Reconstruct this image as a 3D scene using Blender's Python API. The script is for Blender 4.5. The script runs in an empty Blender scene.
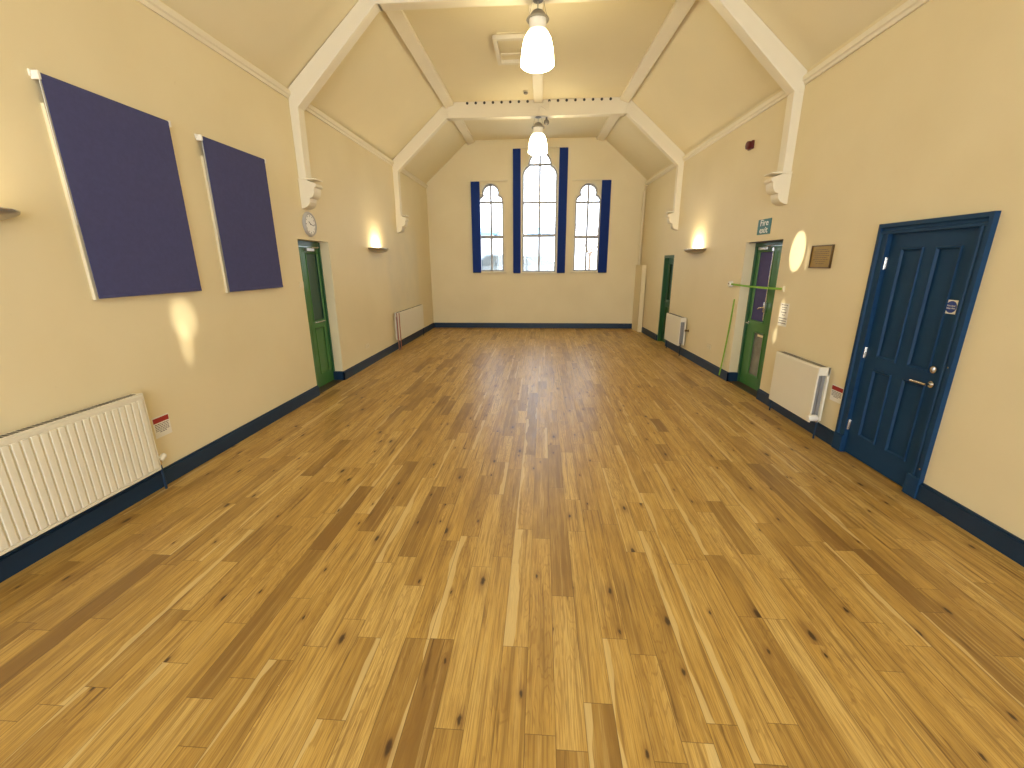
import bpy, bmesh, math, random
from mathutils import Vector, Matrix
PI = math.pi
random.seed(7)
C = bpy.context.scene.collection
sc = bpy.context.scene

# ------------------------------------------------------------------ room dimensions (metres)
XL, XR, YE, YB = -3.196, 2.987, 12.396, -4.0
ZC = 4.94                      # flat ceiling
ZS = 3.91                      # springing of the sloped ceiling
FL, FR = -2.00, 1.80           # folds between slope and flat ceiling
BASE_H = 0.145
BEND, KS = 5.8, 0.044          # beyond BEND the right wall runs slightly inwards
def off(y): return -KS*max(0.0, y-BEND)
def seen(y):                   # distances read off a straight wall -> on the bent one
    return 1.0 if y <= BEND else (XR + KS*BEND)/(XR + KS*y)
def zz_(y, z): return 1.8 + (z-1.8)*seen(y)

# ------------------------------------------------------------------ materials
def new_mat(name):
    m = bpy.data.materials.new(name); m.use_nodes = True
    nt = m.node_tree
    return m, nt, nt.nodes['Principled BSDF']

def mat(name, col, rough=0.5, metal=0.0, spec=0.5, var=0.06, vscale=6.0, bump=0.0, bscale=80.0, coat=0.0, emit=None, estr=0.0):
    """Principled paint with a slight procedural unevenness in colour and surface."""
    m, nt, b = new_mat(name)
    N, L = nt.nodes, nt.links
    tc = N.new('ShaderNodeTexCoord')
    nz = N.new('ShaderNodeTexNoise'); nz.inputs['Scale'].default_value = vscale; nz.inputs['Detail'].default_value = 3
    L.new(tc.outputs['Object'], nz.inputs['Vector'])
    mr = N.new('ShaderNodeMapRange'); mr.inputs['To Min'].default_value = 1 - var; mr.inputs['To Max'].default_value = 1 + var
    L.new(nz.outputs['Fac'], mr.inputs['Value'])
    mx = N.new('ShaderNodeVectorMath'); mx.operation = 'SCALE'
    mx.inputs[0].default_value = col[:3]
    L.new(mr.outputs['Result'], mx.inputs['Scale'])
    L.new(mx.outputs['Vector'], b.inputs['Base Color'])
    b.inputs['Roughness'].default_value = rough
    b.inputs['Metallic'].default_value = metal
    b.inputs['Specular IOR Level'].default_value = spec
    b.inputs['Coat Weight'].default_value = coat
    if bump:
        n2 = N.new('ShaderNodeTexNoise'); n2.inputs['Scale'].default_value = bscale; n2.inputs['Detail'].default_value = 4
        L.new(tc.outputs['Object'], n2.inputs['Vector'])
        bp = N.new('ShaderNodeBump'); bp.inputs['Strength'].default_value = bump; bp.inputs['Distance'].default_value = 0.01
        L.new(n2.outputs['Fac'], bp.inputs['Height']); L.new(bp.outputs['Normal'], b.inputs['Normal'])
    if emit:
        b.inputs['Emission Color'].default_value = (*emit, 1); b.inputs['Emission Strength'].default_value = estr
    return m

def wall_paint():
    """Cream emulsion; broad mottling, scuffs and a patch of chalky old repair on one wall."""
    m, nt, b = new_mat('cream_wall_paint')
    N, L = nt.nodes, nt.links
    geo = N.new('ShaderNodeNewGeometry')
    n1 = N.new('ShaderNodeTexNoise'); n1.inputs['Scale'].default_value = 0.9; n1.inputs['Detail'].default_value = 5
    L.new(geo.outputs['Position'], n1.inputs['Vector'])
    cr = N.new('ShaderNodeValToRGB')
    cr.color_ramp.elements[0].position = 0.3; cr.color_ramp.elements[0].color = (*WALL_A, 1)
    cr.color_ramp.elements[1].position = 0.75; cr.color_ramp.elements[1].color = (*WALL_B, 1)
    L.new(n1.outputs['Fac'], cr.inputs['Fac'])
    # chalky repair patch on the left wall above the far radiator
    sep = N.new('ShaderNodeSeparateXYZ'); L.new(geo.outputs['Position'], sep.inputs['Vector'])
    def band(out, lo, hi, soft):
        a = N.new('ShaderNodeMapRange'); a.interpolation_type = 'SMOOTHSTEP'
        a.inputs['From Min'].default_value = lo - soft; a.inputs['From Max'].default_value = lo + soft
        L.new(out, a.inputs['Value'])
        c = N.new('ShaderNodeMapRange'); c.interpolation_type = 'SMOOTHSTEP'
        c.inputs['From Min'].default_value = hi - soft; c.inputs['From Max'].default_value = hi + soft
        c.inputs['To Min'].default_value = 1; c.inputs['To Max'].default_value = 0
        L.new(out, c.inputs['Value'])
        mm = N.new('ShaderNodeMath'); mm.operation = 'MULTIPLY'
        L.new(a.outputs['Result'], mm.inputs[0]); L.new(c.outputs['Result'], mm.inputs[1]); return mm.outputs[0]
    def mul(a, c):
        mm = N.new('ShaderNodeMath'); mm.operation = 'MULTIPLY'
        L.new(a, mm.inputs[0])
        if isinstance(c, float): mm.inputs[1].default_value = c
        else: L.new(c, mm.inputs[1])
        return mm.outputs[0]
    bx = band(sep.outputs['X'], XL - 0.3, XL + 0.05, 0.02)
    by = band(sep.outputs['Y'], 8.9, 11.1, 0.18)
    bz = band(sep.outputs['Z'], 0.75, 2.6, 0.35)
    n3 = N.new('ShaderNodeTexNoise'); n3.inputs['Scale'].default_value = 2.2; n3.inputs['Detail'].default_value = 4
    L.new(geo.outputs['Position'], n3.inputs['Vector'])
    msk = mul(mul(mul(bx, by), bz), n3.outputs['Fac'])
    mxs = N.new('ShaderNodeMix'); mxs.data_type = 'RGBA'
    L.new(mul(msk, 1.0), mxs.inputs['Factor'])
    L.new(cr.outputs['Color'], mxs.inputs['A']); mxs.inputs['B'].default_value = (0.64, 0.59, 0.44, 1)
    # small scuffs
    n2 = N.new('ShaderNodeTexNoise'); n2.inputs['Scale'].default_value = 7; n2.inputs['Detail'].default_value = 6; n2.inputs['Roughness'].default_value = 0.7
    L.new(geo.outputs['Position'], n2.inputs['Vector'])
    mr = N.new('ShaderNodeMapRange'); mr.inputs['From Min'].default_value = 0.68; mr.inputs['From Max'].default_value = 0.8
    mr.inputs['To Min'].default_value = 0; mr.inputs['To Max'].default_value = 0.35
    L.new(n2.outputs['Fac'], mr.inputs['Value'])
    mx2 = N.new('ShaderNodeMix'); mx2.data_type = 'RGBA'
    L.new(mr.outputs['Result'], mx2.inputs['Factor']); L.new(mxs.outputs['Result'], mx2.inputs['A'])
    mx2.inputs['B'].default_value = (0.50, 0.40, 0.24, 1)
    L.new(mx2.outputs['Result'], b.inputs['Base Color'])
    b.inputs['Roughness'].default_value = 0.55
    b.inputs['Specular IOR Level'].default_value = 0.3
    n4 = N.new('ShaderNodeTexNoise'); n4.inputs['Scale'].default_value = 9; n4.inputs['Detail'].default_value = 3
    L.new(geo.outputs['Position'], n4.inputs['Vector'])
    bp = N.new('ShaderNodeBump'); bp.inputs['Strength'].default_value = 0.12; bp.inputs['Distance'].default_value = 0.012
    L.new(n4.outputs['Fac'], bp.inputs['Height']); L.new(bp.outputs['Normal'], b.inputs['Normal'])
    return m

WALL_A, WALL_B = (0.745, 0.65, 0.43), (0.805, 0.715, 0.495)
M_wall = wall_paint()
M_ceil = mat('cream_ceiling_paint', (0.81, 0.73, 0.52), 0.7, spec=0.2, var=0.05, vscale=1.2, bump=0.08, bscale=7)
M_trim = mat('pale_cream_timber_paint', (0.82, 0.76, 0.61), 0.45, spec=0.4, var=0.03, vscale=3)
M_navy = mat('navy_gloss_paint', (0.010, 0.044, 0.112), 0.5, spec=0.18, var=0.15, vscale=5, bump=0.05, bscale=40)
M_skirt = mat('dark_navy_skirting_paint', (0.008, 0.030, 0.070), 0.42, spec=0.35, var=0.15, vscale=5)
M_green = mat('green_gloss_paint', (0.058, 0.19, 0.052), 0.3, spec=0.5, var=0.12, vscale=5, bump=0.04, bscale=40)
M_dgreen = mat('dark_green_gloss_paint', (0.022, 0.095, 0.03), 0.3, var=0.12, vscale=5)
M_rad = mat('white_radiator_enamel', (0.80, 0.76, 0.64), 0.35, spec=0.5, var=0.02)
M_fin = mat('grey_radiator_fins', (0.26, 0.25, 0.24), 0.5, var=0.1)
M_slot = mat('dark_slot', (0.05, 0.045, 0.04), 0.8)
M_fab = mat('blue_blind_fabric', (0.074, 0.080, 0.205), 0.9, spec=0.1, var=0.12, vscale=30, bump=0.15, bscale=350)
M_vane = mat('royal_blue_vane_fabric', (0.020, 0.050, 0.25), 0.85, spec=0.1, var=0.1, vscale=20)
M_purple = mat('purple_blue_blind_fabric', (0.095, 0.09, 0.24), 0.85, spec=0.1, var=0.1, vscale=20)
M_teal = mat('dark_teal_blind_fabric', (0.020, 0.072, 0.058), 0.35, spec=0.5, var=0.1, vscale=10)
M_white = mat('white_plastic', (0.82, 0.80, 0.74), 0.4, var=0.02)
M_cream_pl = mat('cream_plastic', (0.78, 0.70, 0.50), 0.4, var=0.02)
M_chrome = mat('satin_chrome', (0.72, 0.71, 0.69), 0.22, metal=1.0, var=0.03)
M_steel = mat('brushed_grey_metal', (0.46, 0.43, 0.39), 0.32, metal=0.85, var=0.08)
M_capm = mat('grey_metal_cap', (0.20, 0.185, 0.165), 0.45, metal=0.3, var=0.05)
M_ring = mat('dull_cream_ring', (0.24, 0.22, 0.18), 0.5)
M_rim = mat('grey_plastic_rim', (0.42, 0.41, 0.40), 0.4)
M_brass = mat('aged_brass', (0.36, 0.22, 0.035), 0.38, metal=0.55, var=0.2, vscale=12)
M_bronze = mat('dark_bronze_frame', (0.13, 0.075, 0.02), 0.4, metal=0.4, var=0.2, vscale=14)
M_paper = mat('white_paper', (0.82, 0.80, 0.74), 0.8, var=0.02)
M_ink = mat('grey_print', (0.18, 0.17, 0.17), 0.8)
M_red = mat('dark_red_print', (0.34, 0.02, 0.018), 0.6)
M_alarm = mat('red_sounder_plastic', (0.09, 0.006, 0.005), 0.4)
M_teal_sign = mat('teal_green_sign', (0.0, 0.115, 0.10), 0.4, var=0.03)
M_bluesign = mat('mandatory_blue_print', (0.015, 0.05, 0.28), 0.5)
M_wht_ink = mat('white_print', (0.85, 0.85, 0.82), 0.6, var=0.01)
M_tape = mat('lime_green_webbing', (0.22, 0.46, 0.03), 0.6, var=0.08, vscale=30)
M_win = mat('grey_white_window_paint', (0.36, 0.36, 0.38), 0.5, var=0.04)
M_frame_w = mat('cream_window_surround', (0.74, 0.66, 0.47), 0.5, var=0.04)
M_copper = mat('copper_pipe', (0.42, 0.19, 0.12), 0.35, metal=0.8, var=0.1)
M_black = mat('black_plastic', (0.012, 0.012, 0.012), 0.5)
M_wood_in = mat('dark_timber_head', (0.05, 0.035, 0.02), 0.5)

def glass_mat(name, tint=(0.97, 0.98, 1.0), gl=0.08):
    m = bpy.data.materials.new(name); m.use_nodes = True
    nt = m.node_tree; N, L = nt.nodes, nt.links
    N.remove(N['Principled BSDF'])
    t = N.new('ShaderNodeBsdfTransparent'); t.inputs['Color'].default_value = (*tint, 1)
    g = N.new('ShaderNodeBsdfGlossy'); g.inputs['Roughness'].default_value = 0.05
    nz = N.new('ShaderNodeTexNoise'); nz.inputs['Scale'].default_value = 3
    mr = N.new('ShaderNodeMapRange'); mr.inputs['To Min'].default_value = gl * 0.7; mr.inputs['To Max'].default_value = gl * 1.3
    L.new(nz.outputs['Fac'], mr.inputs['Value'])
    x = N.new('ShaderNodeMixShader'); L.new(mr.outputs['Result'], x.inputs['Fac'])
    L.new(t.outputs['BSDF'], x.inputs[1]); L.new(g.outputs['BSDF'], x.inputs[2])
    L.new(x.outputs['Shader'], N['Material Output'].inputs['Surface'])
    return m
M_glass = glass_mat('clear_window_glass')

LAMP_COL = (1.0, 0.84, 0.51)
def lamp_glass():
    m, nt, b = new_mat('lit_opal_glass')
    N, L = nt.nodes, nt.links
    b.inputs['Base Color'].default_value = (0.9, 0.88, 0.82, 1); b.inputs['Roughness'].default_value = 0.25
    b.inputs['Emission Color'].default_value = (*LAMP_COL, 1)
    tc = N.new('ShaderNodeTexCoord'); sp = N.new('ShaderNodeSeparateXYZ'); L.new(tc.outputs['Object'], sp.inputs['Vector'])
    mr = N.new('ShaderNodeMapRange')           # the neck, away from the lamp inside, glows less
    mr.inputs['From Min'].default_value = -0.37; mr.inputs['From Max'].default_value = -0.265
    mr.inputs['To Min'].default_value = LAMP_STR; mr.inputs['To Max'].default_value = 0.10
    L.new(sp.outputs['Z'], mr.inputs['Value']); L.new(mr.outputs['Result'], b.inputs['Emission Strength'])
    return m
LAMP_STR = 22.0
M_lampglass = lamp_glass()
M_bulb = mat('lit_tube', (0.9, 0.85, 0.7), 0.4, emit=(1.0, 0.80, 0.42), estr=25.0)

def floor_mat():
    m, nt, b = new_mat('oak_plank_floor')
    N, L = nt.nodes, nt.links
    def math_(op, a, c=None, d=None, clamp=False):
        n = N.new('ShaderNodeMath'); n.operation = op; n.use_clamp = clamp
        for i, v in enumerate((a, c, d)):
            if v is None: continue
            if isinstance(v, (int, float)): n.inputs[i].default_value = v
            else: L.new(v, n.inputs[i])
        return n.outputs[0]
    def mapr(v, a, c, d, e, smooth=True):
        n = N.new('ShaderNodeMapRange'); n.interpolation_type = 'SMOOTHSTEP' if smooth else 'LINEAR'
        L.new(v, n.inputs['Value'])
        for k, x in zip(('From Min', 'From Max', 'To Min', 'To Max'), (a, c, d, e)): n.inputs[k].default_value = x
        return n.outputs['Result']
    def attr(n_):
        a = N.new('ShaderNodeAttribute'); a.attribute_name = n_; return a.outputs['Fac']
    def comb(x, y, z):
        n = N.new('ShaderNodeCombineXYZ')
        for i, v in enumerate((x, y, z)):
            if isinstance(v, (int, float)): n.inputs[i].default_value = v
            else: L.new(v, n.inputs[i])
        return n.outputs[0]
    def noise(vec, scale, detail=3, rough=0.55, dist=0.0):
        n = N.new('ShaderNodeTexNoise'); n.inputs['Scale'].default_value = scale; n.inputs['Detail'].default_value = detail
        n.inputs['Roughness'].default_value = rough; n.inputs['Distortion'].default_value = dist
        L.new(vec, n.inputs['Vector']); return n.outputs['Fac']
    def mix(f, a, c, blend='MIX'):
        n = N.new('ShaderNodeMix'); n.data_type = 'RGBA'; n.blend_type = blend
        if isinstance(f, (int, float)): n.inputs['Factor'].default_value = f
        else: L.new(f, n.inputs['Factor'])
        for k, v in (('A', a), ('B', c)):
            if isinstance(v, tuple): n.inputs[k].default_value = (*v, 1)
            else: L.new(v, n.inputs[k])
        return n.outputs['Result']
    uvn = N.new('ShaderNodeUVMap'); uvn.uv_map = 'plank_uv'
    sp = N.new('ShaderNodeSeparateXYZ'); L.new(uvn.outputs['UV'], sp.inputs['Vector'])
    u, v = sp.outputs['X'], sp.outputs['Y']         # metres across / along one plank
    tone, off, sap, ln = attr('plank_tone'), attr('plank_offset'), attr('plank_sap'), attr('plank_length')
    # base tone
    cr = N.new('ShaderNodeValToRGB'); e = cr.color_ramp.elements
    e[0].position = 0.0; e[0].color = (0.235, 0.128, 0.029, 1)
    e[1].position = 1.0; e[1].color = (0.64, 0.44, 0.145, 1)
    k = cr.color_ramp.elements.new(0.5); k.color = (0.505, 0.312, 0.074, 1)
    # slow drift of tone along the plank
    drift = noise(comb(math_('MULTIPLY', u, 9.0), math_('MULTIPLY', v, 1.6), off), 1.0, 3)
    t2 = math_('ADD', tone, mapr(drift, 0.3, 0.7, -0.22, 0.22, False))
    L.new(t2, cr.inputs['Fac'])
    col = cr.outputs['Color']
    # broad streaks running with the grain
    st = noise(comb(math_('MULTIPLY', u, 42.0), math_('MULTIPLY', v, 0.9), math_('ADD', off, 91.0)), 1.0, 3, 0.6)
    col = mix(mapr(st, 0.50, 0.68, 0.0, 0.68), col, (0.220, 0.118, 0.028))
    col = mix(mapr(st, 0.46, 0.30, 0.0, 0.42), col, (0.62, 0.44, 0.165))
    # fine straight grain
    g1 = noise(comb(math_('MULTIPLY', u, 210.0), math_('MULTIPLY', v, 5.0), off), 1.0, 4, 0.65)
    col = mix(mapr(g1, 0.42, 0.66, 0.0, 0.60), col, (0.215, 0.108, 0.026))
    # cathedral figure: stretched, distorted rings
    du = noise(comb(math_('MULTIPLY', u, 14.0), math_('MULTIPLY', v, 2.2), math_('ADD', off, 13.7)), 1.0, 2)
    rings = math_('SINE', math_('MULTIPLY', math_('ADD', du, math_('MULTIPLY', u, 1.5)), 75.0))
    fig = noise(comb(math_('MULTIPLY', u, 4.0), math_('MULTIPLY', v, 0.7), math_('ADD', off, 3.1)), 1.0, 1)
    col = mix(math_('MULTIPLY', mapr(rings, 0.35, 1.0, 0.0, 0.36), mapr(fig, 0.45, 0.6, 0.0, 1.0)), col, (0.21, 0.10, 0.022))
    # dark mineral streaks
    g2 = noise(comb(math_('MULTIPLY', u, 38.0), math_('MULTIPLY', v, 1.8), math_('ADD', off, 51.0)), 1.0, 4, 0.65)
    col = mix(mapr(g2, 0.585, 0.74, 0.0, 0.85), col, (0.115, 0.052, 0.014))
    # pale sapwood along one edge of some planks, edge wandering
    wob = noise(comb(0.0, math_('MULTIPLY', v, 2.3), math_('ADD', off, 7.0)), 1.0, 2)
    edge = math_('ADD', math_('MULTIPLY', sap, 0.062), math_('MULTIPLY', math_('SUBTRACT', wob, 0.5), 0.10))
    smask = math_('MULTIPLY', mapr(math_('SUBTRACT', edge, u), -0.002, 0.002, 0.0, 1.0), mapr(sap, 0.05, 0.1, 0.0, 1.0))
    col = mix(math_('MULTIPLY', smask, 0.66), col, (0.66, 0.50, 0.225))
    # knots
    vor = N.new('ShaderNodeTexVoronoi'); vor.voronoi_dimensions = '2D'; vor.inputs['Scale'].default_value = 1.0; vor.inputs['Randomness'].default_value = 1.0
    wv = noise(comb(math_('MULTIPLY', u, 60.0), math_('MULTIPLY', v, 40.0), off), 1.0, 2)
    L.new(comb(math_('ADD', math_('ADD', math_('MULTIPLY', u, 6.0), math_('MULTIPLY', wv, 0.07)), math_('MULTIPLY', off, 1.37)), math_('ADD', math_('MULTIPLY', v, 2.2), math_('MULTIPLY', off, 0.73)), 0.0), vor.inputs['Vector'])
    spc = N.new('ShaderNodeSeparateColor'); L.new(vor.outputs['Color'], spc.inputs['Color'])
    pick = mapr(spc.outputs['Red'], 0.62, 0.64, 0.0, 1.0)
    dk = math_('MULTIPLY', vor.outputs['Distance'], math_('ADD', 0.75, math_('MULTIPLY', spc.outputs['Green'], 1.6)))
    kn = math_('MULTIPLY', mapr(dk, 0.030, 0.085, 1.0, 0.0), pick)
    halo = math_('MULTIPLY', mapr(dk, 0.05, 0.26, 0.5, 0.0), pick)
    col = mix(halo, col, (0.17, 0.075, 0.018))
    col = mix(math_('MULTIPLY', kn, 0.95), col, (0.045, 0.02, 0.008))
    # joints
    W = PLANK_W
    eu = math_('MINIMUM', u, math_('SUBTRACT', W, u)); ev = math_('MINIMUM', v, math_('SUBTRACT', ln, v))
    ed = math_('MINIMUM', eu, ev)
    joint = mapr(ed, 0.0005, 0.0024, 1.0, 0.0)
    col = mix(math_('MULTIPLY', joint, 0.62), col, (0.07, 0.032, 0.01))
    L.new(col, b.inputs['Base Color'])
    rr = noise(comb(math_('MULTIPLY', u, 20.0), math_('MULTIPLY', v, 3.0), off), 1.0, 3)
    L.new(mapr(rr, 0.2, 0.8, 0.31, 0.46, False), b.inputs['Roughness'])
    b.inputs['Specular IOR Level'].default_value = 0.55
    bp = N.new('ShaderNodeBump'); bp.inputs['Strength'].default_value = 0.25; bp.inputs['Distance'].default_value = 0.002
    L.new(math_('SUBTRACT', math_('MULTIPLY', g1, 0.25), joint), bp.inputs['Height']); L.new(bp.outputs['Normal'], b.inputs['Normal'])
    return m

# ------------------------------------------------------------------ mesh helpers
class MB:
    """Collects shapes in one bmesh; build() links them as ONE mesh object."""
    def __init__(s): s.bm = bmesh.new()
    def box(s, x0, x1, y0, y1, z0, z1, bev=0.0, seg=2):
        t = bmesh.new()
        vs = [t.verts.new(p) for p in ((x0,y0,z0),(x1,y0,z0),(x1,y1,z0),(x0,y1,z0),(x0,y0,z1),(x1,y0,z1),(x1,y1,z1),(x0,y1,z1))]
        for f in ((0,3,2,1),(4,5,6,7),(0,1,5,4),(1,2,6,5),(2,3,7,6),(3,0,4,7)): t.faces.new([vs[i] for i in f])
        if bev: bmesh.ops.bevel(t, geom=t.edges[:], offset=bev, segments=seg, profile=0.5, affect='EDGES')
        return s.join(t)
    def join(s, t, mtx=None):
        if mtx is not None: t.transform(mtx)
        me = bpy.data.meshes.new('tmp'); t.to_mesh(me); t.free(); s.bm.from_mesh(me); bpy.data.meshes.remove(me); return s
    def prism(s, pts, axis, a, b, bev=0.0):
        """pts 2-D outline; extruded along axis ('x': pts=(y,z); 'y': pts=(x,z); 'z': pts=(x,y)) from a to b."""
        mk = {'x': lambda p, q: (q, p[0], p[1]), 'y': lambda p, q: (p[0], q, p[1]), 'z': lambda p, q: (p[0], p[1], q)}[axis]
        t = bmesh.new()
        A = [t.verts.new(mk(p, a)) for p in pts]; B = [t.verts.new(mk(p, b)) for p in pts]
        n = len(pts)
        t.faces.new(A); t.faces.new(B[::-1])
        for i in range(n): t.faces.new((A[i], B[i], B[(i+1) % n], A[(i+1) % n]))
        bmesh.ops.recalc_face_normals(t, faces=t.faces[:])
        if bev: bmesh.ops.bevel(t, geom=t.edges[:], offset=bev, segments=2, profile=0.5, affect='EDGES')
        return s.join(t)
    def lathe(s, prof, n=32, mtx=None):
        """prof: (radius, z) from top to bottom, revolved about z."""
        t = bmesh.new(); rings = []
        for r, z in prof:
            if r < 1e-6: rings.append([t.verts.new((0, 0, z))])
            else: rings.append([t.verts.new((r*math.cos(2*PI*i/n), r*math.sin(2*PI*i/n), z)) for i in range(n)])
        for a, b in zip(rings, rings[1:]):
            for i in range(n):
                q = [a[i % len(a)], a[(i+1) % len(a)], b[(i+1) % len(b)], b[i % len(b)]]
                u = []
                for v in q:
                    if v not in u: u.append(v)
                if len(u) > 2: t.faces.new(u)
        bmesh.ops.recalc_face_normals(t, faces=t.faces[:])
        return s.join(t, mtx)
    def tube(s, pts, r, n=10, r1=None):
        pts = [Vector(p) for p in pts]; t = bmesh.new(); rings = []
        ref = None
        for i, p in enumerate(pts):
            d = (pts[min(i+1, len(pts)-1)] - pts[max(i-1, 0)]).normalized()
            if ref is None:
                ref = Vector((0, 0, 1)) if abs(d.z) < 0.9 else Vector((1, 0, 0))
            a = (ref - d * ref.dot(d)).normalized(); ref = a; c = d.cross(a)
            rr = r if r1 is None else r + (r1 - r) * i / (len(pts) - 1)
            rings.append([t.verts.new(p + rr*(math.cos(2*PI*k/n)*a + math.sin(2*PI*k/n)*c)) for k in range(n)])
        for A, B in zip(rings, rings[1:]):
            for k in range(n): t.faces.new((A[k], A[(k+1) % n], B[(k+1) % n], B[k]))
        t.faces.new(rings[0][::-1]); t.faces.new(rings[-1])
        bmesh.ops.recalc_face_normals(t, faces=t.faces[:])
        return s.join(t)
    def cyl(s, p0, p1, r, n=24): return s.tube([p0, p1], r, n)
    def sphere(s, c, r, sx=1, sy=1, sz=1, n=20):
        t = bmesh.new(); bmesh.ops.create_uvsphere(t, u_segments=n, v_segments=n//2, radius=r)
        return s.join(t, Matrix.Translation(c) @ Matrix.Diagonal((sx, sy, sz, 1)))
    def build(s, name, m, parent=None, smooth=False):
        me = bpy.data.meshes.new(name); s.bm.to_mesh(me); s.bm.free()
        me.materials.append(m)
        if smooth:
            for p in me.polygons: p.use_smooth = True
            me.set_sharp_from_angle(angle=math.radians(38))
        o = bpy.data.objects.new(name, me); C.objects.link(o)
        if parent: o.parent = parent
        return o

def tag(o, label=None, cat=None, group=None, kind=None):
    if label: o['label'] = label
    if cat: o['category'] = cat
    if group: o['group'] = group
    if kind: o['kind'] = kind
    return o
def thing(name, label, cat, loc=(0, 0, 0), rotz=0.0, group=None, kind=None):
    o = bpy.data.objects.new(name, None); C.objects.link(o)
    o.empty_display_size = 0.1
    o.location = loc; o.rotation_euler = (0, 0, rotz)
    return tag(o, label, cat, group, kind)
def copy_tree(o, parent=None):
    c = o.copy(); C.objects.link(c)
    if parent: c.parent = parent
    for ch in list(o.children): copy_tree(ch, c)
    return c
# frames of the walls: local x runs to the right as one faces the wall, y into the wall, z up
def on_left(y, z=0.0): return (XL, y, z), PI/2
def on_right(y, z=None):
    t = seen(y)
    return (XR + off(t*y), t*y, 0.0 if z is None else zz_(y, z)), (-PI/2 if y <= BEND else -PI/2 + math.atan(KS))
def at_right(y):                # y already on the bent wall
    return (XR + off(y), y, 0.0), (-PI/2 if y <= BEND else -PI/2 + math.atan(KS))
def follow(bm, lim=0.5):
    for v in bm.verts:
        if v.co.x > lim: v.co.x += off(v.co.y)
def on_end(x, z=0.0): return (x, YE, z), 0.0

def lettering(txt, size, name, m, parent, loc, depth=0.0008, align='CENTER', spacing=1.0, sx=1.0, bold=0.0):
    """Raised print on a board that faces local -y."""
    cu = bpy.data.curves.new('tmp_text', 'FONT'); cu.body = txt; cu.size = size; cu.extrude = depth; cu.resolution_u = 3
    cu.align_x = align; cu.align_y = 'CENTER'; cu.space_line = spacing; cu.offset = bold
    to = bpy.data.objects.new('tmp_text', cu); C.objects.link(to)
    bpy.context.view_layer.update()
    me = bpy.data.meshes.new_from_object(to.evaluated_get(bpy.context.evaluated_depsgraph_get()))
    bpy.data.objects.remove(to); bpy.data.curves.remove(cu)
    me.transform(Matrix.Rotation(PI/2, 4, 'X') @ Matrix.Diagonal((sx, 1, 1, 1)))
    me.materials.clear(); me.materials.append(m); me.name = name
    o = bpy.data.objects.new(name, me); C.objects.link(o); o.parent = parent; o.location = loc
    return o

def holed_sheet(outer, holes, thick):
    """2-D outline with holes -> solid sheet (x, z), thickness along +y from 0. Returns a bmesh."""
    cu = bpy.data.curves.new('tmp_c', 'CURVE'); cu.dimensions = '2D'; cu.fill_mode = 'BOTH'; cu.extrude = thick/2
    for loop in [outer] + holes:
        sp = cu.splines.new('POLY'); sp.points.add(len(loop)-1); sp.use_cyclic_u = True
        for p, q in zip(sp.points, loop): p.co = (q[0], q[1], 0, 1)
    o = bpy.data.objects.new('tmp_c', cu); C.objects.link(o); bpy.context.view_layer.update()
    me = bpy.data.meshes.new_from_object(o.evaluated_get(bpy.context.evaluated_depsgraph_get()))
    bpy.data.objects.remove(o); bpy.data.curves.remove(cu)
    me.transform(Matrix.Translation((0, thick/2, 0)) @ Matrix.Rotation(PI/2, 4, 'X'))
    t = bmesh.new(); t.from_mesh(me); bpy.data.meshes.remove(me)
    bmesh.ops.recalc_face_normals(t, faces=t.faces[:])
    return t

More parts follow.
